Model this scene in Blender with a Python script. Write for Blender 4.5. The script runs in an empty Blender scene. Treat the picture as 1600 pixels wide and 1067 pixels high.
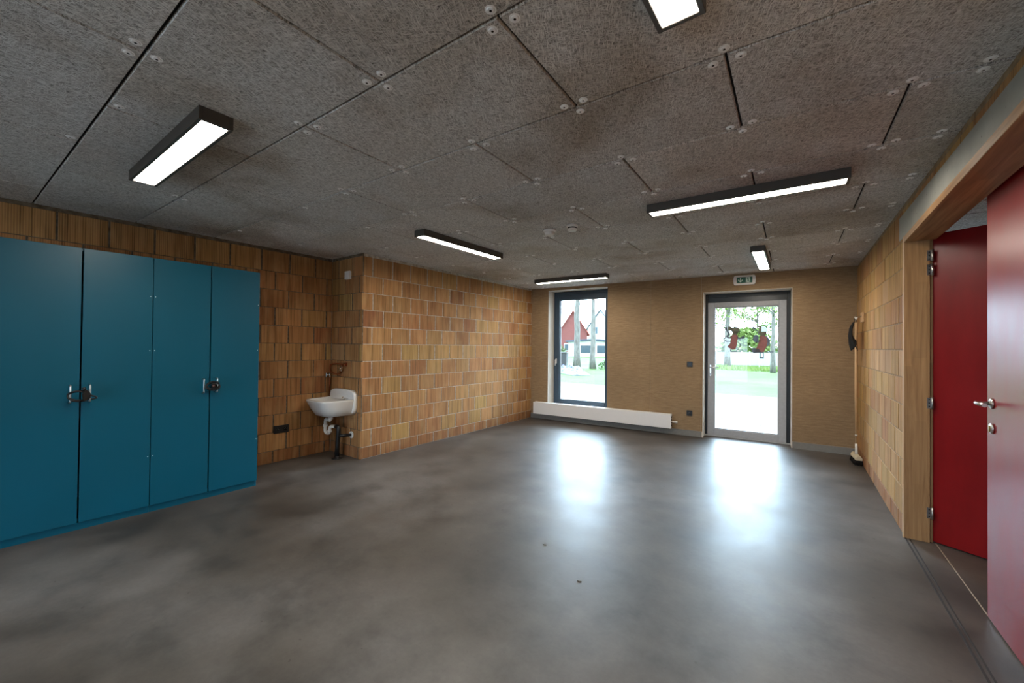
import bpy, bmesh, math, random
from mathutils import Vector, Matrix, noise
random.seed(7)
PI = math.pi
C = bpy.context.scene.collection
S = bpy.context.scene

# ------------------------------------------------------------------ camera
F_PX, YAW, PITCH, ROLL, CAM_H = 628.74, 0.632504, 0.009810, 0.010521, 1.36153
fw = Vector((-math.sin(YAW) * math.cos(PITCH), math.cos(YAW) * math.cos(PITCH), math.sin(PITCH)))
rt = Vector((math.cos(YAW), math.sin(YAW), 0)); up = rt.cross(fw)
rt2 = rt * math.cos(ROLL) + up * math.sin(ROLL); up2 = -rt * math.sin(ROLL) + up * math.cos(ROLL)
cam = bpy.data.cameras.new('camera'); camo = bpy.data.objects.new('camera', cam); C.objects.link(camo)
cam.sensor_width = 36; cam.sensor_fit = 'HORIZONTAL'; cam.lens = 36 * F_PX / 1600; cam.clip_start = .05; cam.clip_end = 400
camo.matrix_world = Matrix(((rt2.x, up2.x, -fw.x, 0), (rt2.y, up2.y, -fw.y, 0), (rt2.z, up2.z, -fw.z, CAM_H), (0, 0, 0, 1)))
S.camera = camo

# ------------------------------------------------------------------ world: bright overcast spring sky
W = bpy.data.worlds.new('sky'); S.world = W; W.use_nodes = True
wn = W.node_tree.nodes; wl = W.node_tree.links; wn.clear()
wo = wn.new('ShaderNodeOutputWorld'); bg = wn.new('ShaderNodeBackground')
tc = wn.new('ShaderNodeTexCoord')
def wmath(op, a, b=0.0):
    n = wn.new('ShaderNodeMath'); n.operation = op
    for i, v in enumerate((a, b)):
        if isinstance(v, bpy.types.NodeSocket): wl.new(v, n.inputs[i])
        else: n.inputs[i].default_value = v
    return n.outputs[0]
# thin cloud: brightest low over the garden side (+y), dimmer overhead and behind the building
dt = wn.new('ShaderNodeVectorMath'); dt.operation = 'DOT_PRODUCT'; wl.new(tc.outputs['Generated'], dt.inputs[0]); dt.inputs[1].default_value = Vector((-.05, .93, .22)).normalized()
lobe = wmath('POWER', wmath('MAXIMUM', dt.outputs['Value'], 0.0), 3.0)
SKY_BASE, SKY_LOBE = 2.4, 9.0
wl.new(wmath('ADD', wmath('MULTIPLY', lobe, SKY_LOBE), SKY_BASE), bg.inputs[1])
bg.inputs[0].default_value = (.63, .81, 1, 1); wl.new(bg.outputs[0], wo.inputs[0])
LAMP = 15.0

S.view_settings.view_transform = 'Standard'; S.view_settings.look = 'None'
S.view_settings.gamma = 1; S.view_settings.use_curve_mapping = False
S.view_settings.exposure = 2.02

# ------------------------------------------------------------------ material helpers
def L(c):  # sRGB 0-255 -> linear
    return tuple(((v / 255) / 12.92 if v / 255 <= .04045 else ((v / 255 + .055) / 1.055) ** 2.4) for v in c) + (1,)

class NT:
    def __init__(s, name):
        s.m = bpy.data.materials.new(name); s.m.use_nodes = True; s.n = s.m.node_tree.nodes; s.l = s.m.node_tree.links
        s.n.clear(); s.out = s.n.new('ShaderNodeOutputMaterial'); s.b = s.n.new('ShaderNodeBsdfPrincipled')
        s.l.new(s.b.outputs[0], s.out.inputs[0])
    def set(s, sock, v):
        if isinstance(v, bpy.types.NodeSocket): s.l.new(v, sock)
        else: sock.default_value = v
        return s
    def P(s, **k):
        mp = dict(color='Base Color', rough='Roughness', metal='Metallic', normal='Normal', spec='Specular IOR Level', coat='Coat Weight', coatr='Coat Roughness', ior='IOR')
        for a, v in k.items(): s.set(s.b.inputs[mp[a]], v)
        return s
    def N(s, t, **k):
        n = s.n.new('ShaderNode' + t)
        for a, v in k.items():
            if a.startswith('i_'): s.set(n.inputs[int(a[2:]) if a[2:].isdigit() else a[2:].replace('_', ' ')], v)
            else: setattr(n, a, v)
        return n
    def coord(s, which='Object', scale=(1, 1, 1)):
        t = s.N('TexCoord'); m = s.N('Mapping'); s.l.new(t.outputs[which], m.inputs[0]); m.inputs['Scale'].default_value = scale
        return m.outputs[0]
    def noise(s, vec, scale, detail=4, rough=.5, dist=0):
        n = s.N('TexNoise'); s.l.new(vec, n.inputs['Vector']); n.inputs['Scale'].default_value = scale
        n.inputs['Detail'].default_value = detail; n.inputs['Roughness'].default_value = rough; n.inputs['Distortion'].default_value = dist
        return n.outputs['Fac']
    def ramp(s, f, stops):
        r = s.N('ValToRGB'); s.set(r.inputs[0], f); e = r.color_ramp.elements
        while len(e) < len(stops): e.new(.5)
        for q, (p, c) in zip(e, stops):
            q.position = p; q.color = c if len(c) == 4 else tuple(c) + (1,)
        return r.outputs[0]
    def math(s, op, a, b=0.0, c=None):
        n = s.N('Math', operation=op); s.set(n.inputs[0], a); s.set(n.inputs[1], b)
        if c is not None: s.set(n.inputs[2], c)
        return n.outputs[0]
    def mix(s, f, a, b, mode='MIX'):
        n = s.N('Mix', data_type='RGBA', blend_type=mode); s.set(n.inputs[0], f); s.set(n.inputs[6], a); s.set(n.inputs[7], b)
        return n.outputs[2]
    def bump(s, h, strength=.3, dist=.002):
        n = s.N('Bump'); s.set(n.inputs['Height'], h); n.inputs['Strength'].default_value = strength; n.inputs['Distance'].default_value = dist
        return n.outputs[0]

def g(v): return (v, v, v, 1)
def simple(name, rgb, rough=.5, metal=0, spec=.5, var=.06, vs=30, coat=0):
    m = NT(name); c = L(rgb)
    f = m.noise(m.coord(), vs, 3)
    col = m.ramp(f, [(.3, tuple(x * (1 - var) for x in c[:3])), (.7, tuple(min(1, x * (1 + var)) for x in c[:3]))])
    m.P(color=col, rough=rough, metal=metal, spec=spec, coat=coat)
    return m.m
def emis(name, rgb, strength):
    m = NT(name); m.P(color=rgb, rough=.4); m.b.inputs['Emission Color'].default_value = rgb; m.b.inputs['Emission Strength'].default_value = strength
    return m.m

def mat_woodwool():
    m = NT('woodwool_board'); v = m.coord()
    wob = m.N('TexNoise'); m.l.new(v, wob.inputs['Vector']); wob.inputs['Scale'].default_value = 16; wob.inputs['Detail'].default_value = 1
    off = m.N('VectorMath', operation='SCALE'); m.l.new(wob.outputs['Color'], off.inputs[0]); off.inputs['Scale'].default_value = .022
    w = m.N('VectorMath', operation='ADD', i_0=v, i_1=off.outputs[0]).outputs[0]
    layers = []
    for k in range(6):
        rot = m.N('Mapping'); m.l.new(w, rot.inputs[0]); rot.inputs['Rotation'].default_value = (0, 0, k * PI / 6 + .13 * k * k); rot.inputs['Location'].default_value = (k * 3.1, k * 1.7, 0)
        sc = m.N('Mapping'); m.l.new(rot.outputs[0], sc.inputs[0]); sc.inputs['Scale'].default_value = (430, 44, 1)
        n = m.noise(sc.outputs[0], 1.0, 0, .5, .25)
        layers.append(m.N('MapRange', i_0=n, i_1=.58, i_2=.68, i_3=0.0, i_4=.55 + .09 * k).outputs[0])
    st = layers[0]
    for q in layers[1:]: st = m.math('MAXIMUM', st, q)
    big = m.noise(v, 1.1, 3, .55); fine = m.noise(v, 90, 3, .6)
    base = m.ramp(st, [(0, L((158, 154, 150))), (.5, L((205, 202, 198))), (1, L((238, 236, 233)))])
    pit = m.ramp(m.noise(v, 62, 2, .6), [(.30, g(.42)), (.42, g(1))])
    base = m.mix(m.math('SUBTRACT', 1.0, m.math('MULTIPLY', st, .8)), base, m.mix(1.0, base, pit, 'MULTIPLY'))
    base = m.mix(.25, base, m.ramp(fine, [(.3, g(.6)), (.6, g(1))]), 'MULTIPLY')
    tint = m.ramp(big, [(.3, L((236, 230, 222))), (.5, L((255, 255, 255))), (.75, L((250, 246, 243)))])
    base = m.mix(1.0, base, tint, 'MULTIPLY')
    stain = m.ramp(m.noise(v, .75, 4, .6, .3), [(.50, g(0)), (.70, g(1))])
    base = m.mix(m.math('MULTIPLY', stain, .7), base, L((170, 144, 108)), 'MULTIPLY')
    at = m.N('Attribute', attribute_name='tone').outputs['Color']
    base = m.mix(1.0, base, at, 'MULTIPLY')
    m.P(color=base, rough=.95, spec=.15, normal=m.bump(st, .45, .004))
    return m.m

def mat_block():
    m = NT('terracotta_block'); uv = m.N('TexCoord').outputs['UV']
    at = m.N('Attribute', attribute_name='tone').outputs['Color']
    sep = m.N('SeparateColor'); m.l.new(at, sep.inputs[0])
    hue, bri, sd = sep.outputs[0], sep.outputs[1], sep.outputs[2]
    base = m.ramp(hue, [(0, L((148, 92, 62))), (.3, L((168, 116, 74))), (.6, L((180, 132, 84))), (.85, L((184, 146, 88))), (1, L((192, 152, 110)))])
    # vertical streaks: noise compressed along the block's height, shifted by seed
    mp = m.N('Mapping'); m.l.new(uv, mp.inputs[0]); mp.inputs['Scale'].default_value = (34, 1.2, 1)
    cx = m.N('CombineXYZ'); m.l.new(m.math('MULTIPLY', sd, 40), cx.inputs[2])
    vv = m.N('VectorMath', operation='ADD', i_0=mp.outputs[0], i_1=cx.outputs[0]).outputs[0]
    st = m.noise(vv, 1.0, 3, .6)
    base = m.mix(.75, base, m.ramp(st, [(.28, g(.62)), (.46, g(.95)), (.7, g(1.12))]), 'MULTIPLY')
    mp2 = m.N('Mapping'); m.l.new(uv, mp2.inputs[0]); mp2.inputs['Scale'].default_value = (9, 3.0, 1)
    pat = m.noise(m.N('VectorMath', operation='ADD', i_0=mp2.outputs[0], i_1=cx.outputs[0]).outputs[0], 1.0, 3)
    base = m.mix(m.ramp(pat, [(.45, g(0)), (.75, g(.4))]), base, L((216, 176, 122)))
    base = m.mix(1.0, base, m.ramp(bri, [(0, g(.72)), (1, g(1.12))]), 'MULTIPLY')
    # ribs
    su = m.N('SeparateXYZ'); m.l.new(uv, su.inputs[0])
    rib = m.math('SINE', m.math('MULTIPLY', su.outputs[0], 2 * PI / .0145))
    ribd = m.ramp(rib, [(0, g(.0)), (.12, g(1)), (1, g(1))])
    base = m.mix(m.ramp(st, [(.35, g(.5)), (.6, g(.12))]), base, ribd, 'MULTIPLY')
    h = m.math('ADD', m.math('MULTIPLY', ribd, 1.0), m.math('MULTIPLY', m.noise(uv, 220, 3), .6))
    m.P(color=base, rough=.8, spec=.25, normal=m.bump(h, .5, .003))
    return m.m

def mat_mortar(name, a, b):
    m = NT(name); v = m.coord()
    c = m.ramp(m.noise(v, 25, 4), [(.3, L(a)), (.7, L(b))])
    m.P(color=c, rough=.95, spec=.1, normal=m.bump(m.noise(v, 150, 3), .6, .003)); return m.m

def mat_concrete_floor():
    m = NT('polished_concrete'); v = m.coord()
    a = m.noise(v, .7, 4, .55); b = m.noise(v, 2.3, 8, .62); c = m.noise(v, 40, 5, .7)
    col = m.ramp(a, [(.3, L((66, 60, 54))), (.48, L((90, 84, 78))), (.7, L((120, 117, 114)))])
    col = m.mix(1.0, col, m.ramp(b, [(.34, g(.5)), (.48, g(.82)), (.60, g(1.0))]), 'MULTIPLY')
    col = m.mix(1.0, col, m.ramp(c, [(.3, g(.84)), (.7, g(1.0))]), 'MULTIPLY')
    spk = m.ramp(m.noise(v, 22, 2, .5), [(.73, g(0)), (.76, g(1))])
    col = m.mix(m.math('MULTIPLY', spk, .5), col, L((54, 48, 42)))
    m.P(color=col, rough=m.ramp(b, [(.3, g(.44)), (.7, g(.54))]), spec=.42, coat=.06, coatr=.23, normal=m.bump(m.noise(v, 5, 4), .08, .01)); return m.m

def mat_board():
    m = NT('flax_board'); v = m.coord('Object', (1, 1, 1))
    n1 = m.noise(m.coord('Object', (5, 5, 32)), 1.6, 5, .65); n2 = m.noise(v, 1.6, 4, .6); n3 = m.noise(m.coord('Object', (1, 1, 3)), 60, 3, .7)
    col = m.ramp(n1, [(.2, L((134, 108, 79))), (.5, L((154, 128, 97))), (.8, L((172, 146, 114)))])
    col = m.mix(.6, col, m.ramp(n2, [(.3, g(.78)), (.7, g(1.1))]), 'MULTIPLY')
    col = m.mix(.45, col, m.ramp(n3, [(.25, g(.55)), (.6, g(1.05))]), 'MULTIPLY')
    m.P(color=col, rough=.75, spec=.25, normal=m.bump(n3, .3, .002)); return m.m

def mat_wood(name, c1, c2, c3, rough=.45, axis='z', staves=True):
    m = NT(name)
    sc = dict(z=(26, 26, 1.3), y=(26, 1.3, 26), x=(1.3, 26, 26))[axis]
    v = m.coord('Object', sc)
    n = m.noise(v, 1.0, 5, .6, 1.2); n2 = m.noise(m.coord('Object', tuple(q * 5 for q in sc)), 1, 3)
    col = m.ramp(n, [(.28, L(c1)), (.5, L(c2)), (.72, L(c3))])
    if staves:
        k = dict(z=(0, 0, 1.9), y=(0, 1.9, 0), x=(1.9, 0, 0))[axis]
        w = m.N('TexVoronoi', i_Scale=1.0); w.distance = 'CHEBYCHEV'
        sv = m.coord('Object', dict(z=(14, 14, 2.1), y=(14, 2.1, 14), x=(2.1, 14, 14))[axis]); m.l.new(sv, w.inputs['Vector']); w.inputs['Randomness'].default_value = .35
        sp = m.N('SeparateColor'); m.l.new(w.outputs['Color'], sp.inputs[0])
        col = m.mix(.5, col, m.ramp(sp.outputs[0], [(0, g(.72)), (1, g(1.2))]), 'MULTIPLY')
    col = m.mix(.25, col, m.ramp(n2, [(.3, g(.7)), (.7, g(1.1))]), 'MULTIPLY')
    m.P(color=col, rough=rough, spec=.4); return m.m

def mat_cast():
    m = NT('cast_concrete'); v = m.coord()
    col = m.ramp(m.noise(v, 2.5, 5, .6), [(.3, L((146, 147, 142))), (.7, L((174, 174, 166)))])
    pit = m.ramp(m.noise(v, 38, 1), [(.74, g(0)), (.77, g(1))])
    col = m.mix(m.math('MULTIPLY', pit, .7), col, L((84, 80, 74)))
    m.P(color=col, rough=.7, spec=.3, normal=m.bump(pit, -.4, .004)); return m.m

def mat_red():
    m = NT('red_lacquer'); v = m.coord()
    f = m.noise(m.coord('Object', (3, 3, 1)), 2.5, 4, .6)
    scr = m.noise(m.coord('Object', (20, 20, 1.5)), 2, 3, .6)
    col = m.ramp(f, [(.3, L((124, 4, 10))), (.7, L((140, 6, 12)))])
    m.P(color=col, rough=m.ramp(f, [(.3, g(.28)), (.7, g(.34))]), spec=.42, normal=m.bump(m.noise(v, 3, 2), .03, .01)); return m.m

def mat_cabinet():
    m = NT('teal_melamine'); v = m.coord()
    f = m.noise(v, 1.5, 3, .5)
    col = m.ramp(f, [(.3, L((0, 78, 98))), (.7, L((0, 83, 105)))])
    m.P(color=col, rough=m.ramp(m.noise(v, 6, 3), [(.3, g(.34)), (.7, g(.42))]), spec=.35); return m.m

def mat_glass():
    m = NT('window_glass'); m.n.remove(m.b)
    tr = m.N('BsdfTransparent'); gl = m.N('BsdfGlossy'); gl.inputs['Roughness'].default_value = .0
    fr = m.N('Fresnel'); fr.inputs['IOR'].default_value = 1.45
    nz = m.noise(m.coord(), 3, 2)
    col = m.ramp(nz, [(.3, (.93, .96, .96, 1)), (.7, (.95, .975, .97, 1))]); m.l.new(col, tr.inputs[0])
    mx = m.N('MixShader'); m.l.new(fr.outputs[0], mx.inputs[0]); m.l.new(tr.outputs[0], mx.inputs[1]); m.l.new(gl.outputs[0], mx.inputs[2])
    m.l.new(mx.outputs[0], m.out.inputs[0]); return m.m

def mat_sticker(name, rgb):
    m = NT(name); c = m.ramp(m.noise(m.coord(), 40, 2), [(.3, L(rgb)), (.7, L(tuple(min(255, q * 1.08) for q in rgb)))])
    m.P(color=c, rough=.6); m.b.inputs['Alpha'].default_value = 1
    tl = m.N('BsdfTranslucent'); m.l.new(c, tl.inputs[0]); mx = m.N('MixShader'); mx.inputs[0].default_value = .6
    m.l.new(m.b.outputs[0], mx.inputs[1]); m.l.new(tl.outputs[0], mx.inputs[2]); m.l.new(mx.outputs[0], m.out.inputs[0]); return m.m

def mat_grass():
    m = NT('grass'); v = m.coord()
    a = m.noise(v, .35, 4, .6); b = m.noise(v, 12, 5, .7)
    c = m.ramp(a, [(.3, L((62, 92, 38))), (.6, L((76, 104, 50))), (.8, L((92, 110, 66)))])
    c = m.mix(.6, c, m.ramp(b, [(.3, g(.6)), (.7, g(1.2))]), 'MULTIPLY'); m.P(color=c, rough=.9, spec=.1); return m.m
def mat_paving():
    m = NT('paving'); v = m.coord()
    br = m.N('TexBrick'); m.l.new(v, br.inputs['Vector'])
    br.inputs['Color1'].default_value = L((120, 114, 104)); br.inputs['Color2'].default_value = L((108, 108, 98)); br.inputs['Mortar'].default_value = L((56, 60, 48))
    br.inputs['Scale'].default_value = 1; br.inputs['Mortar Size'].default_value = .02; br.inputs['Brick Width'].default_value = .45; br.inputs['Row Height'].default_value = .3
    c = m.mix(.4, br.outputs['Color'], m.ramp(m.noise(v, 1.5, 4), [(.3, L((190, 205, 170))), (.7, g(1))]), 'MULTIPLY'); m.P(color=c, rough=.85); return m.m
def mat_bark():
    m = NT('bark'); c = m.ramp(m.noise(m.coord('Object', (9, 9, 2)), 1.5, 5, .6), [(.3, L((78, 74, 68))), (.6, L((116, 112, 106)))])
    m.P(color=c, rough=.9); return m.m
def mat_leaf(name, a, b):
    m = NT(name); c = m.ramp(m.noise(m.coord(), 1.2, 3), [(.3, L(a)), (.7, L(b))]); m.P(color=c, rough=.7); return m.m
def mat_brickhouse(name, a, b, mort, sc=1.0):
    m = NT(name); v = m.N('Mapping'); t = m.N('TexCoord'); m.l.new(t.outputs['Object'], v.inputs[0]); v.inputs['Rotation'].default_value = (PI / 2, 0, 0)
    br = m.N('TexBrick'); m.l.new(v.outputs[0], br.inputs['Vector']); br.inputs['Color1'].default_value = L(a); br.inputs['Color2'].default_value = L(b); br.inputs['Mortar'].default_value = L(mort)
    br.inputs['Scale'].default_value = 1; br.inputs['Brick Width'].default_value = .22; br.inputs['Row Height'].default_value = .07; br.inputs['Mortar Size'].default_value = .01
    m.P(color=br.outputs['Color'], rough=.9); return m.m

M = dict(
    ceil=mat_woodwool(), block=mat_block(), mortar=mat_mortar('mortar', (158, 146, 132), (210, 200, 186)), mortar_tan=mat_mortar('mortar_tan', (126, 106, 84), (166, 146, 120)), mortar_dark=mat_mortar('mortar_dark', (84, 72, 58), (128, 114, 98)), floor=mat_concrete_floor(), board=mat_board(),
    dark=simple('dark_backing', (26, 22, 20), .9), jamb=mat_wood('rubberwood', (138, 98, 60), (172, 130, 86), (192, 150, 104), .5, 'z'),
    head=mat_wood('rubberwood_head', (138, 98, 60), (172, 130, 86), (192, 150, 104), .5, 'y'),
    reveal=mat_wood('birch_reveal', (196, 184, 168), (214, 204, 190), (226, 218, 206), .6, 'z', False),
    cast=mat_cast(), red=mat_red(), teal=mat_cabinet(), glass=mat_glass(),
    charcoal=simple('charcoal_powdercoat', (74, 69, 64), .45, 0, .5, .02), anth=simple('anthracite_aluminium', (52, 70, 86), .35, 0, .5, .02),
    black=simple('black_aluminium', (22, 26, 30), .35), alu=simple('silver_grey_aluminium', (166, 166, 168), .4, 0, .5),
    steel=simple('brushed_steel', (190, 188, 184), .28, 1), chrome=simple('chrome', (220, 220, 220), .12, 1),
    white=simple('white_plastic', (226, 222, 216), .4, 0, .5, .015), enamel=simple('white_enamel', (232, 230, 228), .3, 0, .5, .012), ceramic=simple('glazed_ceramic', (226, 224, 220), .12, 0, .6, .02),
    lime=simple('limescale_stain', (178, 158, 128), .6, 0, .3, .3, 60), blackp=simple('black_plastic', (16, 16, 17), .4), rubber=simple('black_rubber', (12, 12, 13), .6),
    copper=simple('copper_pipe', (176, 112, 80), .35, 1, .5, .15, 40), brass=simple('brass', (176, 150, 92), .3, 1), grey=simple('grey_fibre_cement', (128, 126, 122), .7),
    lgrey=simple('washer_plastic', (250, 248, 246), .45), screw=simple('dark_screw', (40, 36, 34), .4, 1), darkgrey=simple('dark_grey_plinth', (74, 74, 76), .6),
    green=simple('sign_green', (6, 88, 66), .4), signw=simple('sign_white', (214, 236, 222), .4), cloth=simple('black_cloth', (18, 17, 18), .9),
    beech=mat_wood('beech', (190, 148, 104), (206, 168, 124), (220, 186, 146), .5, 'z', False), bristle=simple('dark_bristles', (26, 22, 20), .9, 0, .2, .4, 200),
    brushw=simple('cream_brush_block', (206, 190, 160), .5), seam=simple('joint_sealant', (38, 34, 32), .8), seaml=simple('pale_seam', (176, 164, 146), .6),
    lamp=emis('lamp_diffuser', (1, .92, .80, 1), LAMP), plaster=simple('plaster', (150, 146, 140), .9),
    grass=mat_grass(), paving=mat_paving(), bark=mat_bark(), leaf=mat_leaf('spring_leaves', (84, 112, 44), (124, 138, 70)), leaf2=mat_leaf('hedge_leaves', (58, 84, 42), (88, 106, 58)),
    redbrick=mat_brickhouse('red_brick', (128, 54, 52), (112, 46, 44), (118, 92, 86)), whitewall=simple('white_render', (186, 184, 180), .9), slate=simple('slate_roof', (74, 84, 100), .7, 0, .4, .2, 8),
    tile=simple('red_roof_tiles', (150, 74, 66), .8, 0, .3, .2, 6), pane=simple('dark_house_window', (60, 74, 84), .15), tarpb=simple('blue_tarpaulin', (10, 32, 112), .5), tarpw=simple('pale_sheeting', (76, 80, 104), .6),
    lowwall=simple('pale_concrete_wall', (168, 164, 158), .9), post=simple('dark_post', (50, 50, 52), .7),
    stk_b=mat_sticker('sticker_grey', (112, 114, 120)), stk_r=mat_sticker('sticker_red', (142, 104, 98)), stk_h=mat_sticker('sticker_brown', (116, 110, 96)), stk_w=mat_sticker('sticker_white', (190, 200, 205)),
)

# ------------------------------------------------------------------ mesh helpers
def nb(): return bmesh.new()
def add_box(bm, x0, x1, y0, y1, z0, z1, mi=0, bev=0.0, mat=None, seg=1):
    t = bmesh.new()
    v = [t.verts.new(p) for p in [(x0, y0, z0), (x1, y0, z0), (x1, y1, z0), (x0, y1, z0), (x0, y0, z1), (x1, y0, z1), (x1, y1, z1), (x0, y1, z1)]]
    for f in [(3, 2, 1, 0), (4, 5, 6, 7), (0, 1, 5, 4), (1, 2, 6, 5), (2, 3, 7, 6), (3, 0, 4, 7)]: t.faces.new([v[i] for i in f])
    if bev > 0: bmesh.ops.bevel(t, geom=t.edges[:], offset=bev, segments=seg, affect='EDGES', profile=.5)
    merge(bm, t, mi, mat)
def merge(bm, t, mi=0, mat=None, smooth=False):
    if mat is not None: bmesh.ops.transform(t, matrix=mat, verts=t.verts[:])
    mp = {}
    for v in t.verts: mp[v] = bm.verts.new(v.co)
    for f in t.faces:
        try:
            nf = bm.faces.new([mp[v] for v in f.verts]); nf.material_index = mi; nf.smooth = smooth or f.smooth
        except ValueError: pass
    t.free()
def add_cyl(bm, p0, p1, r0, r1=None, n=20, mi=0, cap=True, smooth=True):
    r1 = r0 if r1 is None else r1
    p0, p1 = Vector(p0), Vector(p1); d = (p1 - p0).normalized(); a = d.orthogonal().normalized(); b = d.cross(a)
    r = [[bm.verts.new(p + (a * math.cos(2 * PI * i / n) + b * math.sin(2 * PI * i / n)) * rr) for i in range(n)] for p, rr in ((p0, r0), (p1, r1))]
    for i in range(n):
        f = bm.faces.new([r[0][i], r[0][(i + 1) % n], r[1][(i + 1) % n], r[1][i]]); f.smooth = smooth; f.material_index = mi
    if cap:
        bm.faces.new(r[0][::-1]).material_index = mi; bm.faces.new(r[1]).material_index = mi
def add_tube(bm, pts, r, n=12, mi=0, closed=False, cap=True):
    pts = [Vector(p) for p in pts]; m = len(pts); rr = r if isinstance(r, (list, tuple)) else [r] * m
    rings = []; a = None
    for i in range(m):
        if closed: d = pts[(i + 1) % m] - pts[i - 1]
        else: d = pts[min(i + 1, m - 1)] - pts[max(i - 1, 0)]
        d.normalize()
        if a is None: a = d.orthogonal().normalized()
        else:
            a = a - d * a.dot(d); a = a.normalized() if a.length > 1e-6 else d.orthogonal().normalized()
        b = d.cross(a)
        rings.append([bm.verts.new(pts[i] + (a * math.cos(2 * PI * k / n) + b * math.sin(2 * PI * k / n)) * rr[i]) for k in range(n)])
    for i in range(m if closed else m - 1):
        A, B = rings[i], rings[(i + 1) % m]
        for k in range(n):
            f = bm.faces.new([A[k], A[(k + 1) % n], B[(k + 1) % n], B[k]]); f.smooth = True; f.material_index = mi
    if cap and not closed:
        bm.faces.new(rings[0][::-1]).material_index = mi; bm.faces.new(rings[-1]).material_index = mi
def bend(pts, rad=.03, n=6):
    """round the corners of a polyline"""
    pts = [Vector(p) for p in pts]; o = [pts[0]]
    for i in range(1, len(pts) - 1):
        p, q, s = pts[i - 1], pts[i], pts[i + 1]
        a = (p - q); b = (s - q); r = min(rad, a.length * .48, b.length * .48); A = q + a.normalized() * r; B = q + b.normalized() * r
        for k in range(n + 1):
            t = k / n; o.append(A * (1 - t) ** 2 + q * 2 * t * (1 - t) + B * t * t)
    o.append(pts[-1]); return o
def add_prism(bm, poly, y0, y1, mi=0, plane='xz', mat=None, bev=0):
    t = bmesh.new()
    def P(u, v, w): return (u, w, v) if plane == 'xz' else ((u, v, w) if plane == 'xy' else (w, u, v))
    a = [t.verts.new(P(u, v, y0)) for u, v in poly]; b = [t.verts.new(P(u, v, y1)) for u, v in poly]
    n = len(poly); t.faces.new(a[::-1]); t.faces.new(b)
    for i in range(n): t.faces.new([a[i], a[(i + 1) % n], b[(i + 1) % n], b[i]])
    bmesh.ops.recalc_face_normals(t, faces=t.faces[:])
    if bev: bmesh.ops.bevel(t, geom=t.edges[:], offset=bev, segments=2, affect='EDGES')
    merge(bm, t, mi, mat)
def add_lathe(bm, prof, n=28, mi=0, mat=None):
    t = bmesh.new(); rings = []
    for r, z in prof:
        rings.append([t.verts.new((r * math.cos(2 * PI * i / n), r * math.sin(2 * PI * i / n), z)) for i in range(n)] if r > 1e-6 else [t.verts.new((0, 0, z))])
    for A, B in zip(rings, rings[1:]):
        for i in range(n):
            j = (i + 1) % n
            if len(A) == 1: f = t.faces.new([A[0], B[j], B[i]]) if len(B) > 1 else None
            elif len(B) == 1: f = t.faces.new([A[i], A[j], B[0]])
            else: f = t.faces.new([A[i], A[j], B[j], B[i]])
            if f: f.smooth = True
    bmesh.ops.recalc_face_normals(t, faces=t.faces[:])
    merge(bm, t, mi, mat)
def obj(name, bm, mats, parent=None, recalc=True, label=None):
    if recalc: bmesh.ops.recalc_face_normals(bm, faces=bm.faces[:])
    me = bpy.data.meshes.new(name); bm.to_mesh(me); bm.free()
    for m in (mats if isinstance(mats, (list, tuple)) else [mats]): me.materials.append(M[m] if isinstance(m, str) else m)
    o = bpy.data.objects.new(name, me); C.objects.link(o)
    if parent is not None: o.parent = parent
    if label: o['label'] = label
    return o
def tag(o, label, cat, group=None, kind=None):
    o['label'] = label; o['category'] = cat
    if group: o['group'] = group
    if kind: o['kind'] = kind
    return o
def thing(name, label, cat, loc=(0, 0, 0), rz=0, group=None):
    o = bpy.data.objects.new(name, None); C.objects.link(o); o.location = loc; o.rotation_euler = (0, 0, rz); o.empty_display_size = .05
    return tag(o, label, cat, group)
def struct(name, bm, mats, parent=None, label=None, cat=None):
    o = obj(name, bm, mats, parent)
    if parent is None:
        o['kind'] = 'structure'
        if label: o['label'] = label
        if cat: o['category'] = cat
    return o

# ------------------------------------------------------------------ room dimensions (metres)
H = 2.434
XL, YP, YF, XN = -4.230, 2.773, 6.404, -4.886        # left wall, pillar face, far wall (at the left corner), niche wall
FA = math.atan(.0766)                                # the far wall runs slightly oblique
XR, YR = .5215, 6.769                                # far right corner
SL = .0197
def xr(y): return XR + SL * (YR - y)
RA = math.atan(SL)
YB = -3.2                                            # wall behind the photographer
def FW(t, z=0, d=0):
    return Vector((XL + t * math.cos(FA) - d * math.sin(FA), YF + t * math.sin(FA) + d * math.cos(FA), z))
DO0, DO1 = 1.96, 4.08                                # double-door opening in the right wall (y)

# ------------------------------------------------------------------ floor
bm = nb()
add_box(bm, -5.3, 4.4, YB - .3, 7.3, -.2, 0)
struct('floor', bm, 'floor', None, 'polished grey concrete floor with cloudy mottling', 'floor')
def strip(name, pts, w, mat, z=.002):
    b = nb()
    for p, q in zip(pts, pts[1:]):
        p, q = Vector(p), Vector(q); d = (q - p).normalized(); n = Vector((-d.y, d.x)) * w / 2
        add_prism(b, [tuple(p + n), tuple(q + n), tuple(q - n), tuple(p - n)], 0.0, z, 0, 'xy')
    return struct(name, b, mat)
strip('trim_1', [(.578, 4.06), (.617, 2.0)], .010, 'seam', .0015)
strip('trim_2', [(.600, 4.06), (.639, 2.0)], .008, 'seam', .0015)
strip('trim_3', [(.735, 4.06), (.772, 2.2)], .005, 'seaml', .0015)

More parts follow.
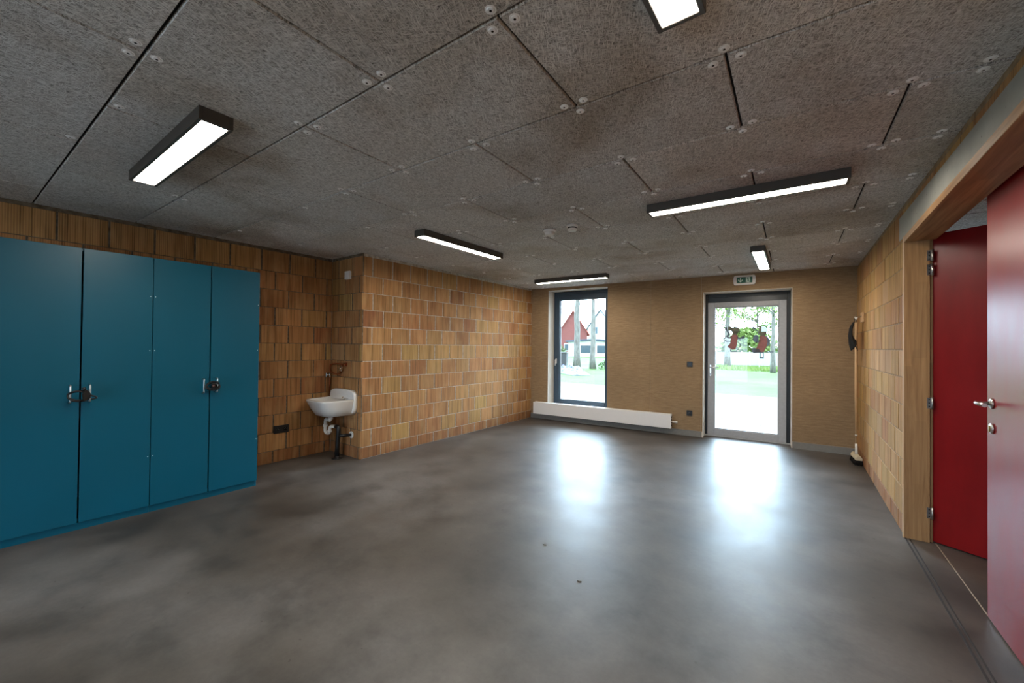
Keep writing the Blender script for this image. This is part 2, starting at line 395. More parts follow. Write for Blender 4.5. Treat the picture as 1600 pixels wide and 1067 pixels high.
# ------------------------------------------------------------------ ceiling of wood-wool panels
PA = .0264; GU, GV, GA, GB = -1.3961, .4006, .5927, .6
e1 = Vector((math.cos(PA), math.sin(PA))); e2 = Vector((-math.sin(PA), math.cos(PA)))
def gp(i, k): return Vector((GU, GV)) + e1 * GA * i + e2 * GB * k
bm = nb(); tl = bm.loops.layers.float_color.new('tone')
add_box(bm, -5.3, .9, YB - .3, 7.2, H + .012, H + .1, 1)
rnd = random.Random(3)
for k in range(-7, 11):
    for i in range(-9, 6):
        if (i - k) % 2: continue
        c = [gp(i, k), gp(i + 2, k), gp(i + 2, k + 1), gp(i, k + 1)]
        if max(p.x for p in c) > .95 and min(p.x for p in c) > .65: continue
        if min(p.y for p in c) > 6.9 or max(p.x for p in c) < -5.0: continue
        ctr = sum(c, Vector((0, 0))) / 4
        def ins(p, a): q = p - ctr; return p - (e1 * (a if q.dot(e1) > 0 else -a) + e2 * (a if q.dot(e2) > 0 else -a))
        A = [bm.verts.new((*ins(p, .0046), H + .02)) for p in c]; B = [bm.verts.new((*ins(p, .0045), H + .006)) for p in c]; D = [bm.verts.new((*ins(p, .0076), H)) for p in c]
        v = rnd.uniform(.92, 1.05); w = rnd.uniform(-.015, .02)
        fs = [bm.faces.new(D[::-1])]
        for j in range(4):
            fs.append(bm.faces.new([D[j], D[(j + 1) % 4], B[(j + 1) % 4], B[j]])); fs.append(bm.faces.new([B[j], B[(j + 1) % 4], A[(j + 1) % 4], A[j]]))
        for f in fs:
            for l in f.loops: l[tl] = (v + w, v, v - w, 1)
ceiling = struct('ceiling', bm, ['ceil', 'dark'], None, 'wood-wool panel ceiling in a staggered pattern', 'ceiling')

def washer_bm(bm, x, y, n=16):
    add_cyl(bm, (x, y, H - .0015), (x, y, H + .004), .0190, .0200, n, 0)
    add_cyl(bm, (x, y, H - .0045), (x, y, H + .001), .0110, .0165, n, 0)
    add_cyl(bm, (x, y, H - .0052), (x, y, H - .001), .0045, .0045, 10, 1)
ws = []
for k in range(-1, 11):
    for i in range(-6, 5):
        p = gp(i, k); far = (i - k) % 2 == 0          # short joint leaves on the far side
        sgn = 1 if far else -1
        for du, dv in ((-.046, .036 * sgn), (.046, .036 * sgn), (.0, -.034 * sgn)):
            q = p + e1 * du + e2 * dv; ws.append(q)
for k in range(0, 10):                                # along the right wall
    b = gp(0, k); t = (xr(b.y) - .07 - b.x); p = b + e1 * t
    for dv in (-.035, .035): ws.append(p + e2 * dv)
def seen(q):
    if q.x < (XN if q.y < YP else XL) + .05 or q.x > xr(q.y) - .04 or q.y > YF + (q.x - XL) * .0766 - .05: return False
    d = Vector((q.x, q.y, H - CAM_H)); z = d.dot(fw)
    return z > .2 and abs(d.dot(rt2) / z) < 1.28 and abs(d.dot(up2) / z) < .86
ws = sorted([q for q in ws if seen(q) and not (q.x < -2.3 and q.y < 1.4 and rnd.random() < .7) and not (q.x < -3.1 and q.y < 4.5 and rnd.random() < .6)], key=lambda q: q.length)
bm = nb(); washer_bm(bm, 0, 0)
proto = obj('washer', bm, ['lgrey', 'screw'], ceiling); proto.location = (ws[0].x, ws[0].y, 0)
for q in ws[1:100]:
    c = proto.copy(); C.objects.link(c); c.parent = ceiling; c.location = (q.x, q.y, 0)
if len(ws) > 100:
    bm = nb()
    for q in ws[100:]: washer_bm(bm, q.x, q.y, 10)
    o = obj('washer', bm, ['lgrey', 'screw'], ceiling); o['kind'] = 'stuff'

# ------------------------------------------------------------------ block walls
ROWS = [(-.0665, .137)] + [(.137 + .2035 * i, .137 + .2035 * (i + 1)) for i in range(11)]
ROWS[0] = (.0, .137); ROWS[-1] = (ROWS[-1][0], 2.405)
def block_wall(name, origin, ang, u0, u1, thick, holes=(), off=0.0, mort='mortar', label=None, seed=1, bw=.289, lip=.0035, warm=0.0):
    """blocks face local -y; local x runs along the wall"""
    R = random.Random(seed); bm = nb(); tone = bm.loops.layers.float_color.new('tone'); uvl = bm.loops.layers.uv.new('UVMap')
    def body(a, b, z0, z1): add_box(bm, a, b, lip, thick, z0, z1, 1)
    cuts = sorted(holes)
    x = u0 + .008
    for (a, b, z0, z1) in cuts:
        body(x, a, 0, H + .05)
        if z1 < H: body(a, b, z1, H + .05)
        if z0 > 0: body(a, b, 0, z0)
        x = b
    body(x, u1, 0, H + .05)
    gh, gw, ch = .0035, .0075, .004
    for r, (z0, z1) in enumerate(ROWS):
        s = off + (bw / 2 if r % 2 else 0) + R.uniform(-.008, .008)
        n0 = math.floor((u0 - s) / bw) - 1; a = s + n0 * bw
        rowtone = .28 if r == 6 else R.uniform(-.08, .08)
        while a < u1:
            b = a + bw; segs = [(max(a, u0), min(b, u1))]
            for (ha, hb, hz0, hz1) in holes:
                if z0 > hz1 - .06 or z1 < hz0 + .02: continue
                ns = []
                for (p, q) in segs:
                    if q <= ha or p >= hb: ns.append((p, q)); continue
                    if p < ha: ns.append((p, ha))
                    if q > hb: ns.append((hb, q))
                segs = ns
            h = min(1, max(.16, R.gauss(.50 + rowtone + warm, .13))); br = R.random() * .55 + .35; sd = R.random()
            if r == 0: h = min(h, .28); br *= .6
            dy = R.uniform(-.0012, .0012)
            for (p, q) in segs:
                if q - p < .02: continue
                zz0 = z0; zz1 = z1
                for (ha, hb, hz0, hz1) in holes:
                    if p >= ha - 1e-4 and q <= hb + 1e-4 and zz0 < hz1 < zz1: zz0 = hz1
                pa = p + (gw if p > u0 + .001 else 0); qa = q - (gw if q < u1 - .001 else 0); za = zz0 + gh; zb = zz1 - gh
                if zb - za < .01: continue
                fr = [bm.verts.new((X, dy, Z)) for X, Z in ((pa + ch, za + ch), (qa - ch, za + ch), (qa - ch, zb - ch), (pa + ch, zb - ch))]
                if q < u1 - .01 and abs(q - b) < 1e-4: add_box(bm, q - .0011, q + .0011, lip - .0006, lip + .002, za, zb, 2)
                bk = [bm.verts.new((X, ch * .8, Z)) for X, Z in ((pa, za), (qa, za), (qa, zb), (pa, zb))]
                bb = [bm.verts.new((X, lip + .004, Z)) for X, Z in ((pa, za), (qa, za), (qa, zb), (pa, zb))]
                fs = [bm.faces.new(fr)]
                for j in range(4):
                    fs.append(bm.faces.new([bk[j], bk[(j + 1) % 4], fr[(j + 1) % 4], fr[j]])); fs.append(bm.faces.new([bb[j], bb[(j + 1) % 4], bk[(j + 1) % 4], bk[j]]))
                for f in fs:
                    f.material_index = 0
                    for l in f.loops: l[tone] = (h, br, sd, 1); l[uvl].uv = (l.vert.co.x, l.vert.co.z)
            a = b
    o = struct(name, bm, ['block', mort, 'dark'], None, label, 'wall'); o.location = origin; o.rotation_euler = (0, 0, ang); return o
# local +x of a wall seen from the room runs to the viewer's right; local +y points out of the room
# left wall beyond the pillar: faces +x; viewer's right = +y
block_wall('wall_left', (XL, YP, 0), PI / 2, 0, YF - YP + .1, .95, off=.005, seed=4, label='terracotta block wall left of the window')
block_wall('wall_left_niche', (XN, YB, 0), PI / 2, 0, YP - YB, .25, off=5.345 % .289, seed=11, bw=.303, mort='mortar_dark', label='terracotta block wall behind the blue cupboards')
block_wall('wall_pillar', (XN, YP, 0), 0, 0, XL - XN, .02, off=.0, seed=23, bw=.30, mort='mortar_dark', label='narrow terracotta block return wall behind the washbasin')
yd = YR + .25
block_wall('wall_right', (xr(yd), yd, 0), -PI / 2 + RA, 0, yd - YB, .15, holes=[(yd - DO1 - .005, yd - DO0 + .005, 0, 2.18)], off=.145, seed=31, warm=.22, mort='mortar_tan', label='terracotta block wall right with the double doorway')
bm = nb()
BW0, BW1, BZ0, BZ1 = -3.4, -.2, .1, 1.75             # opening added behind the photographer so extra daylight brightens ceiling and floor
for a, b, z0, z1 in ((XN - .3, BW0, 0, H + .05), (BW1, 4.4, 0, H + .05), (BW0, BW1, 0, BZ0), (BW0, BW1, BZ1, H + .05)): add_box(bm, a, b, YB - .3, YB, z0, z1)
struct('wall_back', bm, 'plaster', None, 'plain wall behind the photographer, with an added opening for daylight', 'wall')

# concrete lintel over the double doorway (sits in the wall, face flush with the blocks)
bm = nb(); add_box(bm, yd - 4.225, yd - 1.95, -.004, .14, 2.187, 2.362, 0, .003)
o = struct('trim_4', bm, 'cast', None, 'grey cast concrete lintel over the double doorway', 'lintel'); o.location = (xr(yd), yd, 0); o.rotation_euler = (0, 0, -PI / 2 + RA)

# ------------------------------------------------------------------ far wall (local: x = t along wall, y = outward)
WT0, WT1, WZ0, WZ1 = .35, 1.48, .235, 2.385          # window opening
DT0, DT1, DZ1 = 2.972, 4.076, 2.19                   # door opening
TH = .42
tmax = 5.1
bm = nb()
for a, b, z0, z1 in [(-.3, WT0, 0, H + .05), (WT0, WT1, 0, WZ0), (WT0, WT1, WZ1, H + .05), (WT1, DT0, 0, H + .05), (DT0, DT1, DZ1, H + .05), (DT1, tmax, 0, H + .05)]:
    add_box(bm, a, b, .006, TH, z0, z1, 1)
# boards with hairline joints
seams = [-.2, 2.196, DT0 - .03, DT1 + .004, tmax]
def board(a, b, z0, z1): add_box(bm, a + .0012, b - .0012, 0, .0065, z0, z1, 0, .0008)
board(-.2, WT0 + .0012, .09, H); board(WT0 - .0012, WT1 + .0012, .09, WZ0); board(WT0 - .0012, WT1 + .0012, WZ1, H)
board(WT1 - .0012, 2.196, .09, H); board(2.196, DT0 - .028, .09, H); board(DT0 - .028, DT0 + .0012, .09, DZ1); board(DT0 - .028, DT1 + .004, DZ1, H); board(DT1, tmax, .09, H)
o = struct('wall_far', bm, ['board', 'reveal'], None, 'golden brown board wall with the window and glass door', 'wall'); o.location = (XL, YF, 0); o.rotation_euler = (0, 0, FA)
def on_far(o): o.location = (XL, YF, 0); o.rotation_euler = (0, 0, FA); return o
for nme, a, b in (('baseboard_far_left', .0, DT0 - .02), ('baseboard_far_right', DT1 + .01, 4.76)):
    bm = nb(); add_box(bm, a, b, -.012, .004, .0, .088, 0, .002); on_far(struct(nme, bm, 'grey', None, None))
# pale edge strips lining the reveals
bm = nb()
add_box(bm, DT0 - .006, DT0 + .002, -.002, .25, 0, DZ1, 0, .001); add_box(bm, DT1 - .002, DT1 + .006, -.002, .25, 0, DZ1, 0, .001); add_box(bm, DT0 - .006, DT1 + .006, -.002, .25, DZ1 - .002, DZ1 + .006, 0, .001)
on_far(struct('trim_5', bm, 'reveal', None, None))

# window frame ----------------------------------------------------
def ring(bm, x0, x1, z0, z1, w, y0, y1, mi=0, bev=.003, wt=None, wb=None):
    wt = w if wt is None else wt; wb = w if wb is None else wb
    add_box(bm, x0, x0 + w, y0, y1, z0, z1, mi, bev); add_box(bm, x1 - w, x1, y0, y1, z0, z1, mi, bev)
    add_box(bm, x0 + w, x1 - w, y0, y1, z1 - wt, z1, mi, bev); add_box(bm, x0 + w, x1 - w, y0, y1, z0, z0 + wb, mi, bev)
def child(name, bm, mats, parent): return obj(name, bm, mats, parent)
win = bpy.data.objects.new('window_1', None); C.objects.link(win); on_far(win); win['kind'] = 'structure'; win['label'] = 'tall dark blue-grey framed window above the radiator'; win['category'] = 'window'
bm = nb(); ring(bm, .352, 1.478, .24, 2.38, .045, .25, .33, 0, .003, .07, .04); child('window_frame', bm, 'anth', win)
bm = nb(); ring(bm, .385, 1.445, .275, 2.325, .085, .235, .315, 0, .004, .095, .075); ring(bm, .468, 1.362, .348, 2.232, .012, .262, .30, 0, .002); child('window_sash', bm, 'anth', win)
bm = nb(); ring(bm, .478, 1.352, .358, 2.222, .006, .282, .290, 0, .001); child('window_spacer', bm, 'white', win)
bm = nb(); add_box(bm, .47, 1.36, .287, .293, .35, 2.23); child('window_pane', bm, 'glass', win)
bm = nb(); add_box(bm, .398, .422, .222, .236, 1.03, 1.12, 0, .004, None, 2); add_tube(bm, bend([(.410, .232, 1.10), (.410, .185, 1.10), (.410, .185, .99)], .012), .009, 10); wh = child('window_handle', bm, 'white', win)
bm = nb(); add_box(bm, WT0 + .005, WT1 - .005, .23, .44, .212, .242, 0, .002); on_far(struct('trim_6', bm, 'reveal', None, None))

# glazed door -----------------------------------------------------
door = bpy.data.objects.new('door_1', None); C.objects.link(door); on_far(door); door['kind'] = 'structure'; door['label'] = 'silver-grey glazed door in a black frame'; door['category'] = 'door'
bm = nb(); ring(bm, DT0 + .002, DT1 - .002, .0, DZ1 - .002, .040, .25, .34, 0, .003, .05, .002)
add_box(bm, DT0 + .04, DT1 - .04, .262, .34, 2.06, 2.14, 0, .003); add_box(bm, DT0 + .03, DT0 + .048, .262, .34, 0, 2.1, 0, .002); add_box(bm, DT1 - .055, DT1 - .035, .262, .34, 0, 2.1, 0, .002); child('door_frame', bm, 'black', door)
bm = nb(); ring(bm, 3.010, 4.026, .012, 2.058, .092, .240, .310, 0, .004, .075, .098); ring(bm, 3.100, 3.936, .108, 1.985, .014, .258, .30, 0, .002); leaf = child('door_leaf', bm, 'alu', door)
bm = nb(); add_box(bm, 3.105, 3.931, .279, .285, .112, 1.98); child('door_pane', bm, 'glass', door)
bm = nb(); add_box(bm, 3.035, 3.065, .228, .241, .92, 1.10, 0, .004, None, 2); child('lock_plate', bm, 'steel', door)
bm = nb(); add_tube(bm, bend([(3.05, .235, 1.058), (3.05, .185, 1.058), (3.17, .185, 1.058)], .014), .0085, 12); child('door_handle', bm, 'steel', door)
bm = nb(); add_cyl(bm, (3.05, .228, .95), (3.05, .222, .95), .009); child('keyhole', bm, 'blackp', door)
bm = nb(); add_box(bm, DT0, DT1, .2, .44, 0.0, .012, 0, .002); child('threshold', bm, 'alu', door)

# stickers on the glass (two cartoon figures), each a thing of its own
def q2(q, r): return (3.229 + (q - 275) * .00094, 1.692 - (r - 437) * .00108)
def ell(cx, cy, rx, ry, a=0, n=26):
    o = []
    for i in range(n):
        t = 2 * PI * i / n; x, y = rx * math.cos(t), ry * math.sin(t); o.append(q2(cx + x * math.cos(a) - y * math.sin(a), cy + x * math.sin(a) + y * math.cos(a)))
    return o
def band(pts, w):
    """closed outline of a curved band"""
    P = []
    for j in range(len(pts) - 1):
        p0 = pts[max(j - 1, 0)]; p1 = pts[j]; p2 = pts[j + 1]; p3 = pts[min(j + 2, len(pts) - 1)]
        for k in range(6):
            t = k / 6; P.append(tuple(.5 * ((2 * b) + (-a + c) * t + (2 * a - 5 * b + 4 * c - d) * t * t + (-a + 3 * b - 3 * c + d) * t ** 3) for a, b, c, d in zip(p0, p1, p2, p3)))
    P.append(pts[-1]); quads = []
    N_ = []
    for i, p in enumerate(P):
        a = P[max(i - 1, 0)]; b = P[min(i + 1, len(P) - 1)]; dx, dy = b[0] - a[0], b[1] - a[1]; l = math.hypot(dx, dy) or 1; N_.append((-dy / l * w / 2, dx / l * w / 2))
    for i in range(len(P) - 1):
        quads.append([q2(P[i][0] + N_[i][0], P[i][1] + N_[i][1]), q2(P[i + 1][0] + N_[i + 1][0], P[i + 1][1] + N_[i + 1][1]), q2(P[i + 1][0] - N_[i + 1][0], P[i + 1][1] - N_[i + 1][1]), q2(P[i][0] - N_[i][0], P[i][1] - N_[i][1])])
    return quads
def sticker(parent, name, polys, mat, layer):
    bm = nb()
    for p in polys: add_prism(bm, p, .2785 - .0004 * layer - .0003, .2785 - .0004 * layer)
    return obj(name, bm, mat, parent)
s1 = thing('window_sticker', 'left sticker of a ponytailed cartoon figure with a curly tail on the door glass', 'sticker', (XL, YF, 0), FA, 'figure stickers on the door glass')
sticker(s1, 'tail', band([(462, 655), (500, 680), (498, 740), (450, 790), (400, 802), (372, 785), (378, 765)], 11), 'stk_b', 0)
sticker(s1, 'curl', band([(380, 652), (310, 652), (280, 625), (300, 590), (340, 560)], 10), 'stk_b', 0)
sticker(s1, 'body', [[q2(*p) for p in [(372, 575), (400, 555), (450, 552), (478, 575), (470, 640), (462, 700), (440, 765), (395, 770), (332, 735), (330, 722), (362, 690), (376, 640)]]], 'stk_r', 1)
sticker(s1, 'arm', band([(385, 592), (345, 605), (330, 580), (345, 545), (320, 500), (300, 465)], 20) + [ell(305, 468, 14, 20, .4)], 'stk_b', 2)
sticker(s1, 'arm', band([(465, 590), (490, 612), (525, 605), (560, 597)], 22) + [ell(548, 598, 22, 17)], 'stk_b', 2)
sticker(s1, 'head', [ell(438, 492, 62, 46), ell(362, 472, 30, 34), [q2(*p) for p in [(395, 520), (478, 515), (470, 552), (440, 566), (405, 556)]]], 'stk_h', 3)
s2 = thing('window_sticker', 'right sticker of a capped cartoon figure raising a spoon on the door glass', 'sticker', (XL, YF, 0), FA, 'figure stickers on the door glass')
sticker(s2, 'arm', [ell(722, 612, 38, 52, .2)] + band([(720, 650), (760, 655), (790, 640)], 26), 'stk_b', 0)
sticker(s2, 'spoon', band([(758, 565), (757, 530), (730, 495), (700, 472)], 13) + [ell(695, 468, 24, 16, .7)], 'stk_b', 0)
sticker(s2, 'body', [[q2(*p) for p in [(780, 575), (830, 565), (872, 600), (880, 660), (862, 730), (830, 795), (745, 800), (715, 765), (745, 715), (765, 660)]]], 'stk_r', 1)
sticker(s2, 'back', [[q2(*p) for p in [(845, 575), (885, 590), (912, 640), (905, 700), (868, 730), (880, 660), (868, 605)]], ell(702, 775, 36, 36), [q2(*p) for p in [(690, 800), (760, 745), (800, 806), (700, 810)]]], 'stk_b', 2)
sticker(s2, 'head', [[q2(*p) for p in [(770, 520), (770, 560), (800, 578), (850, 572), (868, 545), (866, 515)]], [q2(*p) for p in [(725, 437), (790, 436), (800, 470), (790, 525), (755, 530), (765, 465)]]], 'stk_h', 3)
sticker(s2, 'cap', [[q2(*p) for p in [(796, 440), (840, 445), (872, 480), (890, 515), (860, 522), (796, 520)]]], 'stk_w', 4)
sticker(s2, 'signature', band([(835, 802), (870, 796), (888, 790)], 6) + band([(888, 800), (905, 782), (915, 802), (928, 784), (935, 800)], 8) + band([(940, 782), (955, 790), (942, 804)], 8), 'stk_b', 5)

# ------------------------------------------------------------------ exit sign
es = thing('exit_sign', 'white emergency exit sign with green arrow and running figure above the glass door', 'sign', FW(3.51, 2.338, 0), FA)
def rrect(x0, x1, z0, z1, r, n=6):
    o = []
    for cx, cz, a0 in ((x1 - r, z1 - r, 0), (x0 + r, z1 - r, PI / 2), (x0 + r, z0 + r, PI), (x1 - r, z0 + r, 1.5 * PI)):
        for i in range(n + 1): a = a0 + PI / 2 * i / n; o.append((cx + r * math.cos(a), cz + r * math.sin(a)))
    return o
bm = nb(); add_prism(bm, [(-.135, -.05), (-.125, -.068), (.125, -.068), (.135, -.05), (.14, 0), (.135, .05), (.125, .068), (-.125, .068), (-.135, .05), (-.14, 0)], -.045, 0, 0, 'xz', None, .006); obj('housing', bm, 'white', es)
bm = nb(); add_box(bm, -.098, .098, -.048, -.044, -.042, .042, 0, .001); pn = obj('sign_panel', bm, 'green', es)
bm = nb()
def flat(poly, y=-.0487): add_prism(bm, poly, y - .0006, y + .001)
flat([(-.055, .033), (-.043, .033), (-.043, -.012), (-.028, .006), (-.018, .006), (-.018, -.002), (-.049, -.034), (-.080, -.002), (-.080, .006), (-.070, .006), (-.055, -.012)])
obj('arrow', bm, 'signw', es)
bm = nb(); flat([(.018, -.036), (.07, -.036), (.07, .036), (.018, .036)]); obj('doorway_pictogram', bm, 'signw', es)
bm = nb()
def fl2(poly): add_prism(bm, poly, -.0506, -.0492)
fl2([(.041 + .006 * math.cos(a * PI / 5), .026 + .006 * math.sin(a * PI / 5)) for a in range(10)])
fl2([(.036, .018), (.050, .016), (.052, -.004), (.042, -.006)]); fl2([(.036, .018), (.024, .006), (.028, .002), (.040, .012)]); fl2([(.050, .016), (.066, .008), (.064, .003), (.049, .010)])
fl2([(.043, -.004), (.052, -.004), (.060, -.018), (.068, -.030), (.061, -.033), (.050, -.018)]); fl2([(.043, -.004), (.050, -.006), (.038, -.022), (.022, -.030), (.022, -.024), (.036, -.017)])
obj('running_figure', bm, 'green', es)

# ------------------------------------------------------------------ sockets, switches, small boxes
def plate(name, label, cat, loc, rz, w, h, mat, kind='switch', group=None):
    t = thing(name, label, cat, loc, rz, group)
    bm = nb(); add_box(bm, -w / 2, w / 2, -.011, 0, -h / 2, h / 2, 0, .003, None, 2); obj('cover_plate', bm, mat, t)
    if kind == 'switch':
        bm = nb(); add_box(bm, -w / 2 + .016, w / 2 - .016, -.015, -.009, -h / 2 + .016, h / 2 - .016, 0, .003, None, 2); obj('rocker', bm, 'black', t)
    else:
        for cx in ([0] if w < .1 else [-w / 4, w / 4]):
            m4 = Matrix.Translation((cx, -.010, 0)) @ Matrix.Rotation(PI / 2, 4, 'X')
            bm = nb(); add_lathe(bm, [(.026, -.001), (.026, .003), (.0205, .003), (.0195, -.0 + .001), (.0, .001)], 24, 0, m4); s = obj('socket', bm, 'black', t)
            for dx in (-.0095, .0095):
                bm = nb(); add_cyl(bm, (cx + dx, -.0125, 0), (cx + dx, -.0085, 0), .0028, n=8); obj('contact', bm, 'steel', s)
            bm = nb(); add_cyl(bm, (cx, -.018, .011), (cx, -.0085, .011), .0025, n=8); obj('earth_pin', bm, 'steel', s)
    return t
plate('light_switch', 'black switch plate on the board wall left of the glass door', 'switch', FW(2.787, 1.101), FA, .082, .082, 'blackp')
plate('wall_socket', 'black single socket low on the board wall beside the glass door', 'socket', FW(2.785, .352), FA, .082, .082, 'blackp', 'socket')
plate('double_wall_socket', 'black double socket on the block wall between blue cupboard and basin', 'socket', (XN, 2.182, .372), PI / 2, .165, .088, 'blackp', 'socket')
t = thing('junction_box', 'small white box high on the block wall above the washbasin', 'box', (-4.505, YP, 2.194), 0)
bm = nb(); add_box(bm, -.052, .052, -.032, 0, -.05, .05, 0, .006, None, 2); obj('housing', bm, 'white', t)
bm = nb(); add_box(bm, -.042, .042, -.035, -.030, -.04, .04, 0, .003, None, 2); obj('cover', bm, 'white', t)

# ------------------------------------------------------------------ smoke detectors
t = thing('smoke_detector', 'round cream detector on the ceiling, left of the darker-banded one', 'detector', (-1.925, 3.20, H))
bm = nb(); add_lathe(bm, [(0, 0), (.058, 0), (.060, -.012), (.054, -.022), (0, -.022)]); obj('base', bm, 'white', t)
bm = nb(); add_lathe(bm, [(.046, -.022), (.047, -.036), (.040, -.048), (.026, -.054), (0, -.056)]); obj('head', bm, 'white', t)
bm = nb(); add_cyl(bm, (.03, -.03, -.03), (.034, -.034, -.05), .010); obj('indicator', bm, 'white', t)
t = thing('smoke_detector', 'round white detector with a dark slotted band on the ceiling', 'detector', (-1.685, 3.185, H))
bm = nb(); add_lathe(bm, [(0, 0), (.052, 0), (.053, -.014), (.046, -.02), (0, -.02)]); obj('base', bm, 'white', t)
bm = nb(); add_lathe(bm, [(.040, -.018), (.040, -.034), (0, -.034)]); obj('sensing_band', bm, 'blackp', t, label='dark sensing band')
bm = nb(); add_lathe(bm, [(.042, -.032), (.043, -.042), (.034, -.050), (0, -.052)]); obj('cap', bm, 'white', t)

# ------------------------------------------------------------------ ceiling lamps
def lamp(label, x, y, rz, ln=1.2, w=.135, hh=.062):
    t = thing('ceiling_lamp', label, 'lamp', (x, y, H), rz, 'linear ceiling lamps')
    bm = nb(); a, b = ln / 2, w / 2; fr = .017
    t_ = bmesh.new()
    add_box(bm, -a, a, -b, -b + fr, -hh, 0, 0, .0015); add_box(bm, -a, a, b - fr, b, -hh, 0, 0, .0015)
    add_box(bm, -a, -a + fr, -b + fr, b - fr, -hh, 0, 0, .0015); add_box(bm, a - fr, a, -b + fr, b - fr, -hh, 0, 0, .0015)
    add_box(bm, -a + .002, a - .002, -b + .002, b - .002, -.012, 0, 0); t_.free()
    obj('housing', bm, 'charcoal', t)
    bm = nb(); add_box(bm, -a + fr, a - fr, -b + fr, b - fr, -hh + .004, -hh + .008); obj('diffuser', bm, 'lamp', t, label='glowing warm white diffuser')
    return t
lamp('lit black lamp nearest the blue cupboards', -2.825, .675, .012, 1.22, .137)
lamp('lit black lamp lying crosswise on the ceiling nearest the red doors', -.388, 3.122, .026, 1.19)
lamp('lit black lamp on the ceiling left of the two detectors, parallel to the block wall', -2.925, 3.105, PI / 2, 1.2)
lamp('lit black lamp lying crosswise on the ceiling before the tall window', -2.975, 5.575, .035, 1.22)
lamp('lit black lamp on the ceiling near the exit sign, seen end-on', -.432, 5.51, PI / 2 + .02, 1.2)
lamp('lit black lamp cut off by the top edge of the photo', -.325, .715, PI / 2 - .01, 1.2, .142)

# ------------------------------------------------------------------ blue cupboards
def cupboard(label, y0, y1, handle_z=.985):
    t = thing('cupboard', label, 'cupboard', (-4.215, y0, 0), PI / 2, 'blue cupboards')   # local x = +Y world, local y = towards wall
    w = y1 - y0; D = .62; top = 2.032
    bm = nb(); add_box(bm, 0, .018, .02, D, .0, top, 0, .001); add_box(bm, w - .018, w, .02, D, 0, top, 0, .001)
    add_box(bm, .018, w - .018, .02, D, top - .02, top, 0, .001); add_box(bm, .018, w - .018, .02, D, .06, .08, 0, .001); add_box(bm, .018, w - .018, D - .012, D, .08, top - .02)
    obj('carcass', bm, 'teal', t)
    bm = nb(); add_box(bm, .002, w - .002, .022, .040, 0, .052, 0, .001); obj('plinth', bm, 'teal', t)
    for k in (0, 1):
        a = .002 + k * (w / 2 + .0025); b = .002 + k * (w / 2 + .0025) + w / 2 - .0065
        bm = nb(); add_box(bm, a, b, 0, .019, .056, top - .001, 0, .0018, None, 2); d = obj('door', bm, 'teal', t)
        hx = (w / 2 - .052) if k == 0 else (w / 2 + .045)
        bm = nb(); add_tube(bm, bend([(hx, .0, handle_z + .060), (hx, -.036, handle_z + .060), (hx, -.036, handle_z - .060), (hx, .0, handle_z - .060)], .012, 4), .0055, 10); obj('handle', bm, 'steel', d, label='steel bow handle')
        for hz in (.45, 1.72, 1.29):
            bm = nb(); add_cyl(bm, ((b - .012) if k else (a + .012), -.0012, hz), ((b - .012) if k else (a + .012), .001, hz), .003, n=8)
            obj('screw_cap', bm, 'lgrey', d)
    return t
cupboard('blue cupboard at the left edge of the photo, with a loosely looped cable lock', .115, .893)
cupboard('blue cupboard nearest the washbasin, with a tightly coiled cable lock', .895, 1.671)
# cable locks threaded through the handles (world coords: front plane x=-4.215, handles stand off to x=-4.179)
def cable_lock(label, yc, zc, rx, rz_, loops, seed, tilt):
    R = random.Random(seed); t = thing('cable_lock', label, 'lock', (-4.166, yc, zc), PI / 2, 'black cable locks')
    bm = nb()
    for l in range(loops):
        ph = R.uniform(0, 6); sx, sz = rx * R.uniform(.72, 1), rz_ * R.uniform(.7, 1); ox, oz = R.uniform(-.008, .008), R.uniform(-.008, .008); pts = []
        for i in range(36):
            a = 2 * PI * i / 36
            pts.append((ox + sx * math.cos(a), -.012 + .010 * math.sin(a * 2 + ph) - .003 * l, oz + sz * math.sin(a) + tilt * math.cos(a)))
        add_tube(bm, pts, .0048, 8, 0, True)
    obj('cable', bm, 'rubber', t)
    return t
t = cable_lock('black cable lock hanging loosely between the leftmost pair of steel handles', .497, .975, .060, .036, 2, 1, -.004)
bm = nb(); add_prism(bm, [(.012, -.036), (.030, -.040), (.046, .004), (.040, .034), (.020, .040), (.006, .014)], -.040, -.010, 0, 'xz', None, .005); obj('lock_body', bm, 'blackp', t)
bm = nb(); add_cyl(bm, (.02, -.025, .035), (.014, -.025, .056), .011, .010, 14); obj('key_barrel', bm, 'blackp', t); bm = nb(); add_tube(bm, bend([(.04, -.03, .0), (.075, -.03, -.012), (.082, -.03, -.024), (.05, -.03, -.030)], .01), .005, 8); obj('cable_end', bm, 'rubber', t)
t = cable_lock('black cable lock coiled tightly between the steel handles nearest the basin', 1.281, .985, .050, .036, 5, 4, 0)
bm = nb(); add_prism(bm, [(-.012, -.022), (.014, -.022), (.018, .006), (.012, .020), (-.010, .020), (-.014, 0)], -.046, -.014, 0, 'xz', None, .005); lb = obj('lock_body', bm, 'blackp', t)
bm = nb(); add_cyl(bm, (-.001, -.046, .004), (-.001, -.049, .004), .008, n=12); obj('key_cylinder', bm, 'steel', t)

